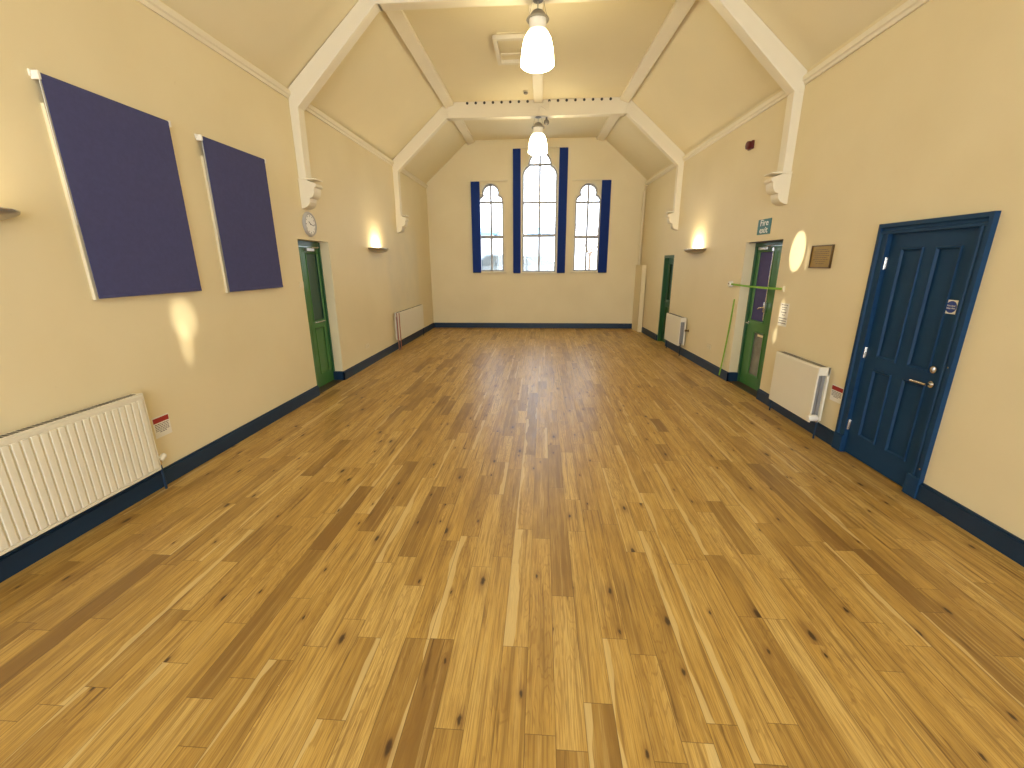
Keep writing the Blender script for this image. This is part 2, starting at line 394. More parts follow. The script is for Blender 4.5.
# ------------------------------------------------------------------ floor
PLANK_W = 0.1225
def make_floor():
    rnd = random.Random(11)
    k0 = math.floor((XL - 0.35 + 0.045) / PLANK_W); k1 = math.ceil((XR + 0.35 + 0.045) / PLANK_W)
    pins = {}   # row -> [(y0, y1, tone, sap)]
    def pin(x, y0, y1, tone, sap=0.0): pins.setdefault(math.floor((x + 0.045) / PLANK_W), []).append((y0, y1, tone, sap))
    pin(-0.48, 0.75, 1.665, 0.10); pin(-0.48, 1.665, 2.50, 0.62, 0.55)
    pin(-0.60, 0.80, 1.66, 0.16, 0.25)
    pin(-1.45, 2.295, 3.12, 0.08); pin(-1.36, 1.40, 1.88, 0.45); pin(-1.42, 1.3, 2.295, 0.2)
    pin(-0.10, 1.645, 2.60, 0.66, 0.8); pin(-0.10, 0.9, 1.645, 0.5)
    pin(0.01, 2.505, 3.75, 0.24); pin(0.01, 1.248, 2.505, 0.5)
    pin(-0.35, 1.246, 2.2, 0.72); pin(-0.23, 1.1, 2.3, 0.5)
    pin(0.27, 0.8, 1.39, 0.10, 0.3); pin(0.27, 1.39, 2.6, 0.7)
    pin(0.51, 1.64, 2.7, 0.42); pin(0.63, 0.9, 1.26, 0.8, 0.7); pin(0.63, 1.26, 2.4, 0.4)
    pin(1.27, 1.9, 2.9, 0.75); pin(1.99, 2.50, 3.75, 0.10); pin(2.12, 2.0, 2.52, 0.12)
    pin(-2.02, 1.23, 2.48, 0.55, 0.45); pin(-0.84, 1.25, 1.65, 0.3, 0.4); pin(0.88, 1.2, 2.3, 0.62, 0.5)
    pin(-1.0, 2.2, 3.3, 0.7, 0.55); pin(1.1, 2.4, 3.7, 0.6, 0.5); pin(0.75, 3.0, 4.1, 0.7, 0.45)
    verts, faces, uvs, tone, off, sap, ln = [], [], [], [], [], [], []
    for k in range(k0, k1):
        x0 = -0.045 + k*PLANK_W; x1 = x0 + PLANK_W
        cuts = []
        y = YB - rnd.random()*0.9
        fixed = sorted(pins.get(k, []))
        while y < YE:
            nxt = next((f for f in fixed if f[0] > y + 1e-4), None)
            cur = next((f for f in fixed if abs(f[0]-y) < 1e-4), None)
            if cur: y2, tn, sp = cur[1], cur[2], cur[3]
            else:
                y2 = y + rnd.choice((0.42, 0.62, 0.85, 0.85, 1.05, 1.25, 1.25)) * rnd.uniform(0.92, 1.05)
                if nxt and y2 > nxt[0] - 0.2: y2 = nxt[0]
                tn = min(1, max(0.0, rnd.gauss(0.55, 0.18)))
                if rnd.random() < 0.07: tn = rnd.uniform(0.05, 0.22)
                sp = rnd.uniform(0.12, 0.5) if rnd.random() < 0.18 else 0.0
            cuts.append((y, y2, tn, sp)); y = y2
        for a, c, tn, sp in cuts:
            i = len(verts)
            verts += [(x0, a, 0), (x1, a, 0), (x1, c, 0), (x0, c, 0)]; faces.append((i, i+1, i+2, i+3))
            flip = rnd.random() < 0.5
            us = (PLANK_W, 0) if flip else (0, PLANK_W)
            uvs += [(us[0], 0), (us[1], 0), (us[1], c-a), (us[0], c-a)]
            tone.append(tn); off.append(rnd.uniform(0, 400)); sap.append(sp); ln.append(c-a)
    me = bpy.data.meshes.new('floor'); me.from_pydata(verts, [], faces)
    uv = me.uv_layers.new(name='plank_uv')
    for i, p in enumerate(uvs): uv.data[i].uv = p
    for nm, arr in (('plank_tone', tone), ('plank_offset', off), ('plank_sap', sap), ('plank_length', ln)):
        a = me.attributes.new(nm, 'FLOAT', 'FACE'); a.data.foreach_set('value', arr)
    me.materials.append(floor_mat())
    o = bpy.data.objects.new('floor', me); C.objects.link(o)
    tag(o, 'oak plank floor with knots and pale sapwood streaks', 'floor', kind='structure')
make_floor()

# ------------------------------------------------------------------ walls
T = 0.32
LD0, LD1, LDH = 5.632, 6.465, 2.13        # left green door opening
FD0, FD1, FDH = 5.800, 6.807*seen(6.807), 2.085       # fire exit opening
GD0, GD1, GDH = 10.32*seen(10.32), 11.145*seen(11.145), 1.975      # far green door opening
BD0, BD1, BDH = 3.275, 4.09, 2.035        # blue door opening
w = MB()
w.box(XL-T, XL, YB, LD0, -0.02, 4.05); w.box(XL-T, XL, LD1, YE+0.4, -0.02, 4.05); w.box(XL-T, XL, LD0, LD1, LDH, 4.05)
tag(w.build('wall_left', M_wall), 'long cream wall with two large blue roller blinds', 'wall', kind='structure')
w = MB()
for a, c, z0, z1 in ((YB, BD0, -0.02, 4.05), (BD1, FD0, -0.02, 4.05), (FD1, GD0, -0.02, 4.05), (GD1, YE+0.4, -0.02, 4.05), (BD0, BD1, BDH, 4.05), (FD0, FD1, FDH, 4.05), (GD0, GD1, GDH, 4.05)):
    w.prism([(XR+off(a), a), (XR+T, a), (XR+T, c), (XR+off(c), c)], 'z', z0, z1)
tag(w.build('wall_right', M_wall), 'long cream wall with the blue door', 'wall', kind='structure')

# lancet outlines, relative to the window's centre line; z absolute
def trefoil_side(cx, zs, zb, w_, zt):
    """side lancets: jambs w_ half wide up to zs, quarter lobes with a cusp, round top lobe ending at zt."""
    px = [(61,0),(60.5,9),(58,18),(53,26),(46,32),(41,35),(42.5,41),(42.5,50),(40,60),(35,70),(27.5,79),(18,85),(9,88.3),(0,89.5)]
    k = w_/61.0; kz = (zt-zs)/89.5
    r = [(cx + a*k, zs + h*kz) for a, h in px]
    l = [(cx - a*k, zs + h*kz) for a, h in px[-2::-1]]
    return [(cx-w_, zb), (cx+w_, zb)] + r + l
def trefoil_mid(cx, zs, zb, w_, zt):
    px = [(87,0),(86,12),(82,24),(75,35),(67,43),(59,48),(58,52),(57.5,60),(55,72),(50,85),(43,97),(33,109),(21,119),(10,125),(0,129)]
    k = w_/87.0; kz = (zt-zs)/129.0
    r = [(cx + a*k, zs + h*kz) for a, h in px]
    l = [(cx - a*k, zs + h*kz) for a, h in px[-2::-1]]
    return [(cx-w_, zb), (cx+w_, zb)] + r + l
WIN = [('window_1', -1.440, trefoil_side(-1.440, 3.43, 1.60, 0.345, 3.895), (3.43, 2.53), 'left lancet window with trefoil head on the end wall'),
       ('window_2', -0.108, trefoil_mid(-0.108, 4.08, 1.575, 0.47, 4.72), (4.345, 3.41, 2.56), 'tall middle lancet window on the end wall'),
       ('window_3', 1.200, trefoil_side(1.200, 3.405, 1.60, 0.345, 3.87), (3.40, 2.51), 'right lancet window with trefoil head on the end wall')]
OE = off(YE)
outer = [(XL-T, -0.02), (XR+T, -0.02), (XR+T, 3.9), (XR+OE, 3.97), (FR+OE+0.06, 5.0), (FL-0.06, 5.0), (XL, 4.0), (XL-T, 4.0)]
t = holed_sheet(outer, [wn[2] for wn in WIN], 0.40)
w = MB(); w.join(t, Matrix.Translation((0, YE, 0)))
tag(w.build('wall_back', M_wall), 'cream end wall pierced by three lancet windows', 'wall', kind='structure')

def offset_outline(loop, d):
    n = len(loop); out = []
    for i in range(n):
        a, b_, c = Vector(loop[i-1]), Vector(loop[i]), Vector(loop[(i+1) % n])
        e1 = (b_-a).normalized(); e2 = (c-b_).normalized()
        n1 = Vector((-e1.y, e1.x)); n2 = Vector((-e2.y, e2.x)); nn = (n1+n2)
        if nn.length < 1e-5: nn = n1
        nn.normalize(); s = 1/max(0.5, nn.dot(n1))
        out.append(tuple(b_ + nn*d*s))
    return out
for nm, cx, loop, bars, lab in WIN:
    root = thing(nm, lab, 'window', (0, YE, 0), kind='structure')
    # painted frame set in the opening
    inner = offset_outline(loop, 0.042)
    t = holed_sheet(loop, [inner], 0.06); f = MB(); f.join(t, Matrix.Translation((0, 0.085, 0)))
    f.build('window_frame', M_win, root)
    # moulded surround standing a little proud of the wall
    out2 = offset_outline(loop, -0.052)
    t = holed_sheet(out2, [loop], 0.02); f = MB(); f.join(t, Matrix.Translation((0, -0.019, 0)))
    f.build('window_surround', M_frame_w, root)
    zb = loop[0][1]; zt = max(p[1] for p in loop); hw = loop[1][0]-cx
    m_ = MB(); m_.box(cx-0.026, cx+0.026, 0.085, 0.135, zb+0.02, zt-0.02); m_.build('mullion', M_win, root)
    for z in bars:
        hx = min(abs(p[0]-cx) for p in loop if p[1] >= z-0.001) if False else None
        # half width of the opening at this height
        ws = [abs(a[0]-cx) + (abs(c[0]-cx)-abs(a[0]-cx))*((z-a[1])/(c[1]-a[1]) if abs(c[1]-a[1]) > 1e-6 else 0) for a, c in zip(loop[1:], loop[2:]) if a[1]-1e-6 <= z <= c[1]+1e-6 and a[0] >= cx-1e-6]
        hx = max(ws) if ws else hw
        th = 0.038 if z < 2.57 else 0.025
        m_ = MB(); m_.box(cx-hx+0.015, cx+hx-0.015, 0.093, 0.137, z-th, z+th); m_.build('glazing_bar', M_win, root)
    t = holed_sheet(offset_outline(loop, 0.02), [], 0.006); g = MB(); g.join(t, Matrix.Translation((0, 0.113, 0))); g.build('pane', M_glass, root)
    m_ = MB(); m_.box(cx-hw-0.08, cx+hw+0.08, -0.05, 0.09, zb-0.035, zb+0.004, 0.006); m_.build('window_sill', M_frame_w, root)

# rear wall, behind the camera, with three plain assumed windows added for daylight
rw = [(-3.0, -1.12), (-1.0, 0.90), (1.02, 2.80)]
holes = [[(a, 0.12), (c, 0.12), (c, 3.95), (a, 3.95)] for a, c in rw]
outer = [(XL-T, -0.02), (XR+T, -0.02), (XR+T, 4.0), (XR, 4.0), (FR+0.06, 5.0), (FL-0.06, 5.0), (XL, 4.0), (XL-T, 4.0)]
t = holed_sheet(outer, holes, 0.30); w = MB(); w.join(t, Matrix.Translation((0, YB-0.30, 0)))
tag(w.build('wall_front', M_wall), 'cream wall behind the viewer with three assumed windows', 'wall', kind='structure')
# ------------------------------------------------------------------ ceiling
w = MB()
prof = [(XL-0.30, ZS-0.245), (FL, ZC), (FR, ZC), (XR+0.30, ZS-0.255), (XR+0.30, ZS-0.10), (FR+0.04, ZC+0.15), (FL-0.04, ZC+0.15), (XL-0.30, ZS-0.09)]
w.prism(prof, 'y', YB-0.3, BEND); w.prism(prof, 'y', BEND, YE+0.4); follow(w.bm)
tag(w.build('ceiling', M_ceil), 'cream boarded ceiling with two slopes and a flat middle', 'ceiling', kind='structure')

Y1, Y2, TD = 5.85, 9.66, 0.16
trim_no = [0]
def trim(label, loc=(0, 0, 0)):
    trim_no[0] += 1
    return thing('trim_%d' % trim_no[0], label, 'trim', loc, kind='structure')
# cornices along the wall heads, one per bay and side
bays = [(YB, Y1), (Y1+TD, Y2), (Y2+TD, YE)]
names = ['nearest bay', 'middle bay', 'farthest bay']
for side in (-1, 1):
    for (a, c), bn in zip(bays, names):
        x = XL if side < 0 else XR; s = -side
        zl = 3.795 if side < 0 else 3.765
        p = [(x, zl), (x+s*0.018, zl), (x+s*0.024, zl+0.03), (x+s*0.040, zl+0.04), (x+s*0.045, zl+0.085), (x+s*0.03, zl+0.098), (x, zl+0.098)]
        m_ = MB(); m_.prism(p, 'y', a, c); follow(m_.bm)
        trim_no[0] += 1
        tag(m_.build('trim_%d' % trim_no[0], M_trim), 'moulded cornice on the %s wall, %s' % ('left' if side < 0 else 'right', bn), 'cornice', kind='structure')
# boards along the folds of the ceiling
for side in (-1, 1):
    for (a, c), bn in zip(bays, names):
        fx = FL if side < 0 else FR; s = -side         # s points to the middle of the room
        sl = 0.826
        p = [(fx + s*0.165, ZC+0.004), (fx + s*0.165, ZC-0.045), (fx + s*0.15, ZC-0.052), (fx + s*0.0, ZC-0.105), (fx - s*0.012, ZC-0.10), (fx - s*0.012, ZC+0.004)]
        m_ = MB(); m_.prism(p, 'y', a, c); follow(m_.bm)
        trim_no[0] += 1
        tag(m_.build('trim_%d' % trim_no[0], M_trim), 'ceiling purlin board on the %s fold, %s' % ('left' if side < 0 else 'right', bn), 'purlin', kind='structure')
# boxed rib along the middle of the flat ceiling, between the trusses
m_ = MB(); m_.box(-0.222, -0.045, Y1+TD-0.01, Y2, ZC-0.06, ZC+0.01, 0.006)
trim_no[0] += 1
tag(m_.build('trim_%d' % trim_no[0], M_trim), 'boxed rib along the middle of the flat ceiling', 'ceiling rib', kind='structure')

# ------------------------------------------------------------------ roof trusses
SOFN, SOFF = 4.73, 4.655      # undersides of the two tie beams
def corbel_prof(s, x):
    """outline (x,z) of the timber corbel: capital roll, two lobes."""
    pts = [(0.0, 2.875), (0.110, 2.875), (0.118, 2.862), (0.225, 2.825), (0.233, 2.80), (0.226, 2.785)]
    for a in range(0, 100, 20):     # upper lobe
        th = math.radians(a); pts.append((0.205 - 0.065*(1-math.cos(th)) , 2.775 - 0.125*math.sin(th)))
    pts += [(0.130, 2.655), (0.126, 2.64)]
    for a in range(0, 100, 20):     # lower lobe
        th = math.radians(a); pts.append((0.126 - 0.095*(1-math.cos(th)), 2.635 - 0.105*math.sin(th)))
    pts += [(0.0, 2.52)]
    return [(x + s*a, z) for a, z in pts]
def truss(y, label, dark_slots, SOF, dz):
    root = thing('trim_%d' % (trim_no[0]+1), label, 'roof truss', (0, y, 0), kind='structure'); trim_no[0] += 1
    ox = off(y); XR_, FR_ = XR+ox, FR+ox
    m_ = MB(); m_.box(FL+0.02, FR_-0.02, 0, TD, SOF, ZC+0.02, 0.008); m_.build('tie_beam', M_trim, root)
    for x, fx, s in ((XL, FL, 1), (XR_, FR_, -1)):
        k = 0.826
        zx = ZC - abs(x-fx)*k
        out = [(x, zx-0.05), (x, zx-0.27), (x+s*0.11, zx-0.27+0.02), (fx, SOF), (fx+s*0.06, SOF), (fx+s*0.06, ZC), (fx, ZC)]
        m_ = MB(); m_.prism([(a, b_) for a, b_ in out], 'y', 0.003, TD-0.003, 0.007); m_.build('rafter', M_trim, root)
        m_ = MB(); m_.prism([(x, 2.80), (x+s*0.108, 2.80), (x+s*0.102, 3.0), (x+s*0.112, zx-0.2), (x, zx-0.05)], 'y', 0.006, TD-0.006, 0.006); m_.build('wall_post', M_trim, root)
        m_ = MB(); m_.prism(corbel_prof(s, x), 'y', -0.012, TD+0.012, 0.004)
        dzz = dz[0] if s > 0 else dz[1]
        m_.bm.transform(Matrix.Translation((0, 0, dzz))); cb = m_.build('corbel', M_trim, root)
        m_ = MB(); m_.box(min(x, x+s*0.238), max(x, x+s*0.238), -0.022, TD+0.022, 2.868+dzz, 2.886+dzz, 0.004); m_.build('capital_moulding', M_trim, cb)
    if dark_slots:
        for i in range(16):
            xx = (-1.56 + i*0.1735) if i < 8 else (0.085 + (i-8)*0.1715)
            m_ = MB(); m_.cyl((xx, -0.004, ZC-0.026), (xx, 0.01, ZC-0.026), 0.026, 14); m_.build('vent_hole', M_slot, root)
    return root
truss(Y1, 'cream roof truss nearest the viewer, above the wall clock', False, SOFN, (0.0, -0.03))
truss(Y2, 'far cream roof truss with a row of dark vent holes', True, SOFF, (-0.05, -0.05))
# plain lower-chord pieces of the vent line
# ------------------------------------------------------------------ baseboards
def baseboard(nm, runs, label):
    """runs: list of (x0,x1,y0,y1) footprints of one continuous side."""
    m_ = MB()
    for x0, x1, y0, y1 in runs:
        m_.box(x0, x1, y0, y1, 0, BASE_H-0.018, 0.002)
        dx, dy = x1-x0, y1-y0
        # thinner moulded top edge
        if dy > dx:
            if x0 < 0: m_.box(x0, x0+dx*0.6, y0, y1, BASE_H-0.02, BASE_H, 0.003)
            else: m_.box(x1-dx*0.6, x1, y0, y1, BASE_H-0.02, BASE_H, 0.003)
        else: m_.box(x0, x1, y0+dy*0.4, y1, BASE_H-0.02, BASE_H, 0.003)
    if nm == 'baseboard_right': follow(m_.bm)
    return tag(m_.build(nm, M_skirt), label, 'baseboard', kind='structure')
B = 0.026
REC = 0.165
baseboard('baseboard_left', [(XL, XL+B, YB, LD0), (XL, XL+B, LD1-B, YE)], 'navy skirting board along the left wall')
m_ = MB(); m_.box(XL-REC+0.01, XL+B, LD1-B, LD1, 0, BASE_H, 0.002)
trim_no[0] += 1; tag(m_.build('trim_%d' % trim_no[0], M_skirt), 'navy skirting return inside the left green doorway', 'baseboard', kind='structure')
baseboard('baseboard_right', [(XR-B, XR, YB, 3.193), (XR-B, XR, 4.19, FD0), (XR-B, XR, FD1-B, GD0), (XR-B, XR, GD1, 11.70)], 'navy skirting board along the right wall')
m_ = MB(); m_.box(XR-B+off(FD1), XR+REC-0.05, FD1-B, FD1, 0, BASE_H, 0.002)
trim_no[0] += 1; tag(m_.build('trim_%d' % trim_no[0], M_skirt), 'navy skirting return inside the fire exit doorway', 'baseboard', kind='structure')
baseboard('baseboard_back', [(XL+B, 2.575, YE-B, YE)], 'navy skirting board along the end wall')

# ------------------------------------------------------------------ pipe boxing in the far right corner
root = thing('pipe_boxing', 'cream boxed-in pipe in the far right corner beside the end wall', 'pipe boxing', (2.60, YE, 0))
m_ = MB(); m_.prism([(-0.025, -0.002), (-0.025, -0.20), (0.005, -0.64), (0.107, -0.70), (0.074, -0.002)], 'z', 0, 1.76, 0.006); m_.build('boxing', M_wall, root)
m_ = MB(); m_.tube([(0.035, -0.10, 1.75), (0.035, -0.10, 3.55), (0.04, -0.14, 3.66), (0.05, -0.30, 3.74)], 0.030, 14); m_.build('pipe', M_frame_w, root, True)
for z in (2.3, 3.2):
    m_ = MB(); m_.box(0.0, 0.07, -0.13, -0.002, z, z+0.03, 0.004); m_.build('pipe_bracket', M_frame_w, root)

# ------------------------------------------------------------------ doors
def panel_mb(x0, x1, z0, z1, y, mw=0.024, d=0.012):
    """raised bolection moulding round a sunk panel; y is the leaf's face, front is -y."""
    m_ = MB()
    for a in range(4):
        if a == 0: q = [(x0, z0), (x1, z0), (x1-mw, z0+mw), (x0+mw, z0+mw)]
        if a == 1: q = [(x1, z0), (x1, z1), (x1-mw, z1-mw), (x1-mw, z0+mw)]
        if a == 2: q = [(x1, z1), (x0, z1), (x0+mw, z1-mw), (x1-mw, z1-mw)]
        if a == 3: q = [(x0, z1), (x0, z0), (x0+mw, z0+mw), (x0+mw, z1-mw)]
        t = bmesh.new()
        ce = Vector(((x0+x1)/2, (z0+z1)/2))
        rows = []
        o1, o2, i1, i2 = [Vector(p) for p in (q[0], q[1], q[2], q[3])]
        for f_, dep in ((0.0, 0.0), (0.15, d), (0.55, d*0.9), (1.0, -d*0.4)):
            rows.append((t.verts.new((*(o1.lerp(i2, f_)), 0)), t.verts.new((*(o2.lerp(i1, f_)), 0)), dep))
        for A, _, dep in [(r[0], 0, r[2]) for r in rows] + [(r[1], 0, r[2]) for r in rows]:
            A.co = (A.co.x, y-dep, A.co.y)
        for r, s_ in zip(rows, rows[1:]): t.faces.new((r[0], r[1], s_[1], s_[0]))
        bmesh.ops.recalc_face_normals(t, faces=t.faces[:])
        m_.join(t)
    return m_

# --- blue four-panel door on the right wall
(loc, rz) = on_right(3.69)
d3 = thing('door_1', 'navy blue four-panel door with silver lever handle', 'door', loc, rz, kind='structure')
X = lambda y: 3.69 - y            # world Y -> local x on the right wall, relative to 3.69
lf0, lf1 = X(4.070), X(3.288)
leaf = MB()
pan = [(X(3.945), X(3.725), 0.975, 1.915), (X(3.615), X(3.400), 0.975, 1.915), (X(3.945), X(3.735), 0.22, 0.872), (X(3.620), X(3.400), 0.22, 0.872)]
t = holed_sheet([(lf0, 0.01), (lf1, 0.01), (lf1, 2.03), (lf0, 2.03)], [[(a, z0), (c, z0), (c, z1), (a, z1)] for a, c, z0, z1 in pan], 0.04)
leaf.join(t, Matrix.Translation((0, 0.008, 0)))
leaf.box(lf0, lf1, 0.022, 0.04, 0.01, 2.03)
lo = leaf.build('leaf', M_navy, d3)
for q in pan: panel_mb(*q, 0.008).build('panel_moulding', M_navy, lo)
fr = MB()
co0, co1, ch = X(4.19), X(3.193), 2.12
def jamb(o, i_):
    d = 1 if i_ > o else -1
    return [(o, 0.0), (o, -0.036), (o+d*0.030, -0.036), (o+d*0.042, -0.022), (i_-d*0.030, -0.020), (i_-d*0.024, -0.028), (i_-d*0.004, -0.028), (i_-d*0.004, 0.0)]
fr.prism(jamb(co0, lf0), 'z', 0, 2.034); fr.prism(jamb(co1, lf1), 'z', 0, 2.034)
hp = [(0.0, ch), (-0.036, ch), (-0.036, ch-0.030), (-0.022, ch-0.042), (-0.020, 2.060), (-0.028, 2.054), (-0.028, 2.034), (0.0, 2.034)]
fr.prism(hp, 'x', co0, co1)
fr.box(co0-0.0008, co0+0.030, -0.0366, -0.001, 2.0, ch+0.0008); fr.box(co1-0.030, co1+0.0008, -0.0366, -0.001, 2.0, ch+0.0008)
fr.build('door_casing', M_navy, d3)
m_ = MB(); m_.box(X(4.09)+0.001, lf0-0.002, 0.0005, 0.10, 0, 2.0345); m_.box(lf1+0.002, X(3.275)-0.001, 0.0005, 0.10, 0, 2.0345); m_.box(lf0-0.002, lf1+0.002, 0.0005, 0.10, 2.0305, 2.0345); m_.box(lf0-0.002, lf1+0.002, 0.055, 0.07, 0, 2.0305)
m_.build('door_lining', M_navy, d3)
for s_ in (1, -1):
    m_ = MB(); a = co0 if s_ > 0 else co1
    m_.box(min(a, a+s_*0.115)-0.002, max(a, a+s_*0.115)+0.002, -0.040, -0.0005, 0, 0.17, 0.004); m_.build('plinth_block', M_navy, d3)
for z in (1.79, 1.0, 0.29):
    h = MB(); h.box(lf0-0.012, lf0+0.012, -0.004, 0.012, z-0.05, z+0.05, 0.002); h.cyl((lf0-0.004, -0.008, z-0.05), (lf0-0.004, -0.008, z+0.05), 0.007, 12)
    h.build('hinge', M_chrome, d3, True)
hx = X(3.352)
h = MB(); h.cyl((hx, 0.008, 0.895), (hx, -0.004, 0.895), 0.026, 24); h.cyl((hx, 0, 0.895), (hx, -0.045, 0.895), 0.010, 14)
h.tube([(hx+0.008, -0.045, 0.895), (hx-0.05, -0.047, 0.897), (hx-0.135, -0.043, 0.893)], 0.0095, 12)
h.build('lever_handle', M_chrome, d3, True)
h = MB(); h.cyl((hx-0.004, 0.008, 1.01), (hx-0.004, -0.010, 1.01), 0.027, 24); h.box(hx-0.010, hx+0.002, -0.022, -0.008, 0.992, 1.028, 0.003)
h.build('thumb_turn_lock', M_chrome, d3, True)
s1 = MB(); s1.box(X(3.4145), X(3.3155), 0.0055, 0.0085, 1.432, 1.532, 0.001)
st = s1.build('safety_sticker', M_paper, d3)
s1 = MB(); s1.cyl((X(3.365), 0.0058, 1.482), (X(3.365), 0.0048, 1.482), 0.043, 32); s1.build('blue_disc', M_bluesign, st)
lettering('Fire door\nkeep shut', 0.0175, 'lettering', M_wht_ink, st, (X(3.365), 0.0044, 1.482), 0.0004)
for yy, zz in ((3.215, 1.06), (3.21, 0.25)):
    s1 = MB(); s1.cyl((X(yy), -0.034, zz), (X(yy), -0.039, zz), 0.006, 10); s1.build('screw_head', M_chrome, d3)

# --- green door in the left wall
def arch_leaf(root, x0, x1, z1, glass, lower, y, mleaf, mglass, mlow, thick=0.045, z0=0.008):
    gx0, gx1, gz0, gz1 = glass; px0, px1, pz0, pz1 = lower
    t = holed_sheet([(x0, z0), (x1, z0), (x1, z1), (x0, z1)], [[(gx0, gz0), (gx1, gz0), (gx1, gz1), (gx0, gz1)], [(px0, pz0), (px1, pz0), (px1, pz1), (px0, pz1)]], thick)
    m_ = MB(); m_.join(t, Matrix.Translation((0, y, 0)))
    lf = m_.build('leaf', mleaf, root)
    panel_mb(gx0, gx1, gz0, gz1, y, 0.02, 0.010).build('glazing_bead', mleaf, lf)
    panel_mb(px0, px1, pz0, pz1, y, 0.022, 0.010).build('panel_moulding', mleaf, lf)
    m_ = MB(); m_.box(gx0-0.005, gx1+0.005, y+0.014, y+0.024, gz0-0.005, gz1+0.005); m_.build('upper_panel', mglass, lf)
    m_ = MB(); m_.box(px0-0.005, px1+0.005, y+0.014, y+0.026, pz0-0.005, pz1+0.005); m_.build('lower_panel', mlow, lf)
    return lf
(loc, rz) = on_left(LD0)
d1 = thing('door_2', 'green door with a dark upper panel, deep set below the wall clock', 'door', loc, rz, kind='structure')
WD = LD1-LD0
m_ = MB()
m_.box(0, 0.02, REC-0.03, REC+0.10, 0, LDH-0.005, 0.003); m_.box(WD-0.02, WD, REC-0.03, REC+0.10, 0, LDH-0.005, 0.003); m_.box(0.04, WD-0.04, REC-0.03, REC+0.10, LDH-0.075, LDH-0.002, 0.003)
m_.build('door_frame', M_dgreen, d1)
for a, c, g in ((0.024, 0.352, (0.07, 0.30)), (0.358, WD-0.024, (0.435, 0.772))):
    lf = arch_leaf(d1, a, c, LDH-0.08, (*g, 0.985, 1.975), (g[0]+0.01, g[1]-0.03, 0.19, 0.90), REC, M_green, M_teal, M_green)
m_ = MB(); m_.box(0.42, 0.62, REC-0.05, REC+0.001, 1.99, 2.035, 0.006); m_.tube([(0.58, REC-0.03, 2.04), (0.70, REC-0.07, 2.045), (0.76, REC-0.03, 2.055)], 0.008, 8); m_.build('door_closer', M_steel, d1)
m_ = MB(); m_.box(0.45, 0.765, REC-0.012, REC-0.002, 0.968, 0.982, 0.002); m_.build('push_bar', M_chrome, d1)
m_ = MB(); m_.box(-0.0, WD, 0.0, REC+0.10, -0.001, 0.006); m_.build('threshold', M_wood_in, d1)

# --- fire exit, double green leaves in the right wall
(loc, rz) = at_right(FD1)
d2 = thing('door_3', 'green fire exit doors with purple blind behind the glass', 'door', loc, rz, kind='structure')
WD = FD1-FD0
m_ = MB()
m_.box(0, 0.04, REC-0.03, REC+0.10, 0, FDH-0.005, 0.003); m_.box(WD-0.04, WD, REC-0.03, REC+0.10, 0, FDH-0.005, 0.003); m_.box(0.035, WD-0.035, REC-0.03, REC+0.10, FDH-0.06, FDH-0.002, 0.003)
m_.build('door_frame', M_dgreen, d2)
mid = WD/2
M_obsc = mat('obscured_grey_glass', (0.20, 0.21, 0.19), 0.18, spec=0.6, var=0.35, vscale=9)
for a, c, g, l in ((0.044, 0.597, (0.098, 0.468), (0.25, 0.535)), (0.603, WD-0.044, (0.66, 0.89), (0.67, 0.88))):
    lf = arch_leaf(d2, a, c, FDH-0.064, (*g, 0.97, 1.965), (*l, 0.18, 0.835), REC, M_green, M_purple, M_obsc)
    if a < 0.1:
        m_ = MB(); m_.box(l[0]+0.1, l[1]-0.03, REC+0.006, REC+0.012, 0.77, 0.80, 0.001); m_.build('label_strip', M_cream_pl, lf)
rx = 0.492
m_ = MB(); m_.cyl((rx, REC-0.028, 1.02), (rx, REC-0.028, 1.98), 0.008, 10)
m_.box(rx-0.02, rx+0.02, REC-0.04, REC, 1.955, 2.0, 0.004)
m_.build('panic_bolt_rod', M_chrome, d2)
m_ = MB(); m_.box(rx-0.022, rx+0.022, REC-0.045, REC, 1.13, 1.27, 0.006); m_.tube([(rx, REC-0.04, 1.20), (rx-0.05, REC-0.075, 1.19), (rx-0.09, REC-0.075, 1.17)], 0.009, 10); m_.build('bolt_lever', M_chrome, d2, True)
m_ = MB(); m_.box(0.13, 0.36, REC-0.05, REC, 1.975, 2.015, 0.006); m_.tube([(0.30, REC-0.045, 2.01), (0.42, REC-0.07, 2.02), (0.47, REC-0.03, 2.03)], 0.008, 8); m_.build('door_closer', M_steel, d2)
m_ = MB(); m_.cyl((0.085, REC+0.001, 0.94), (0.085, REC-0.014, 0.94), 0.022, 18); m_.tube([(0.085, REC-0.01, 0.94), (0.085, REC-0.045, 0.94), (0.155, REC-0.046, 0.94)], 0.008, 10); m_.build('lever_handle', M_chrome, d2, True)
m_ = MB(); m_.box(0, WD, 0.0, REC+0.10, -0.001, 0.006); m_.build('threshold', M_wood_in, d2)
m_ = MB(); m_.box(0.05, WD-0.02, 0.02, REC-0.035, FDH-0.012, FDH+0.001); m_.build('timber_head', M_wood_in, d2)

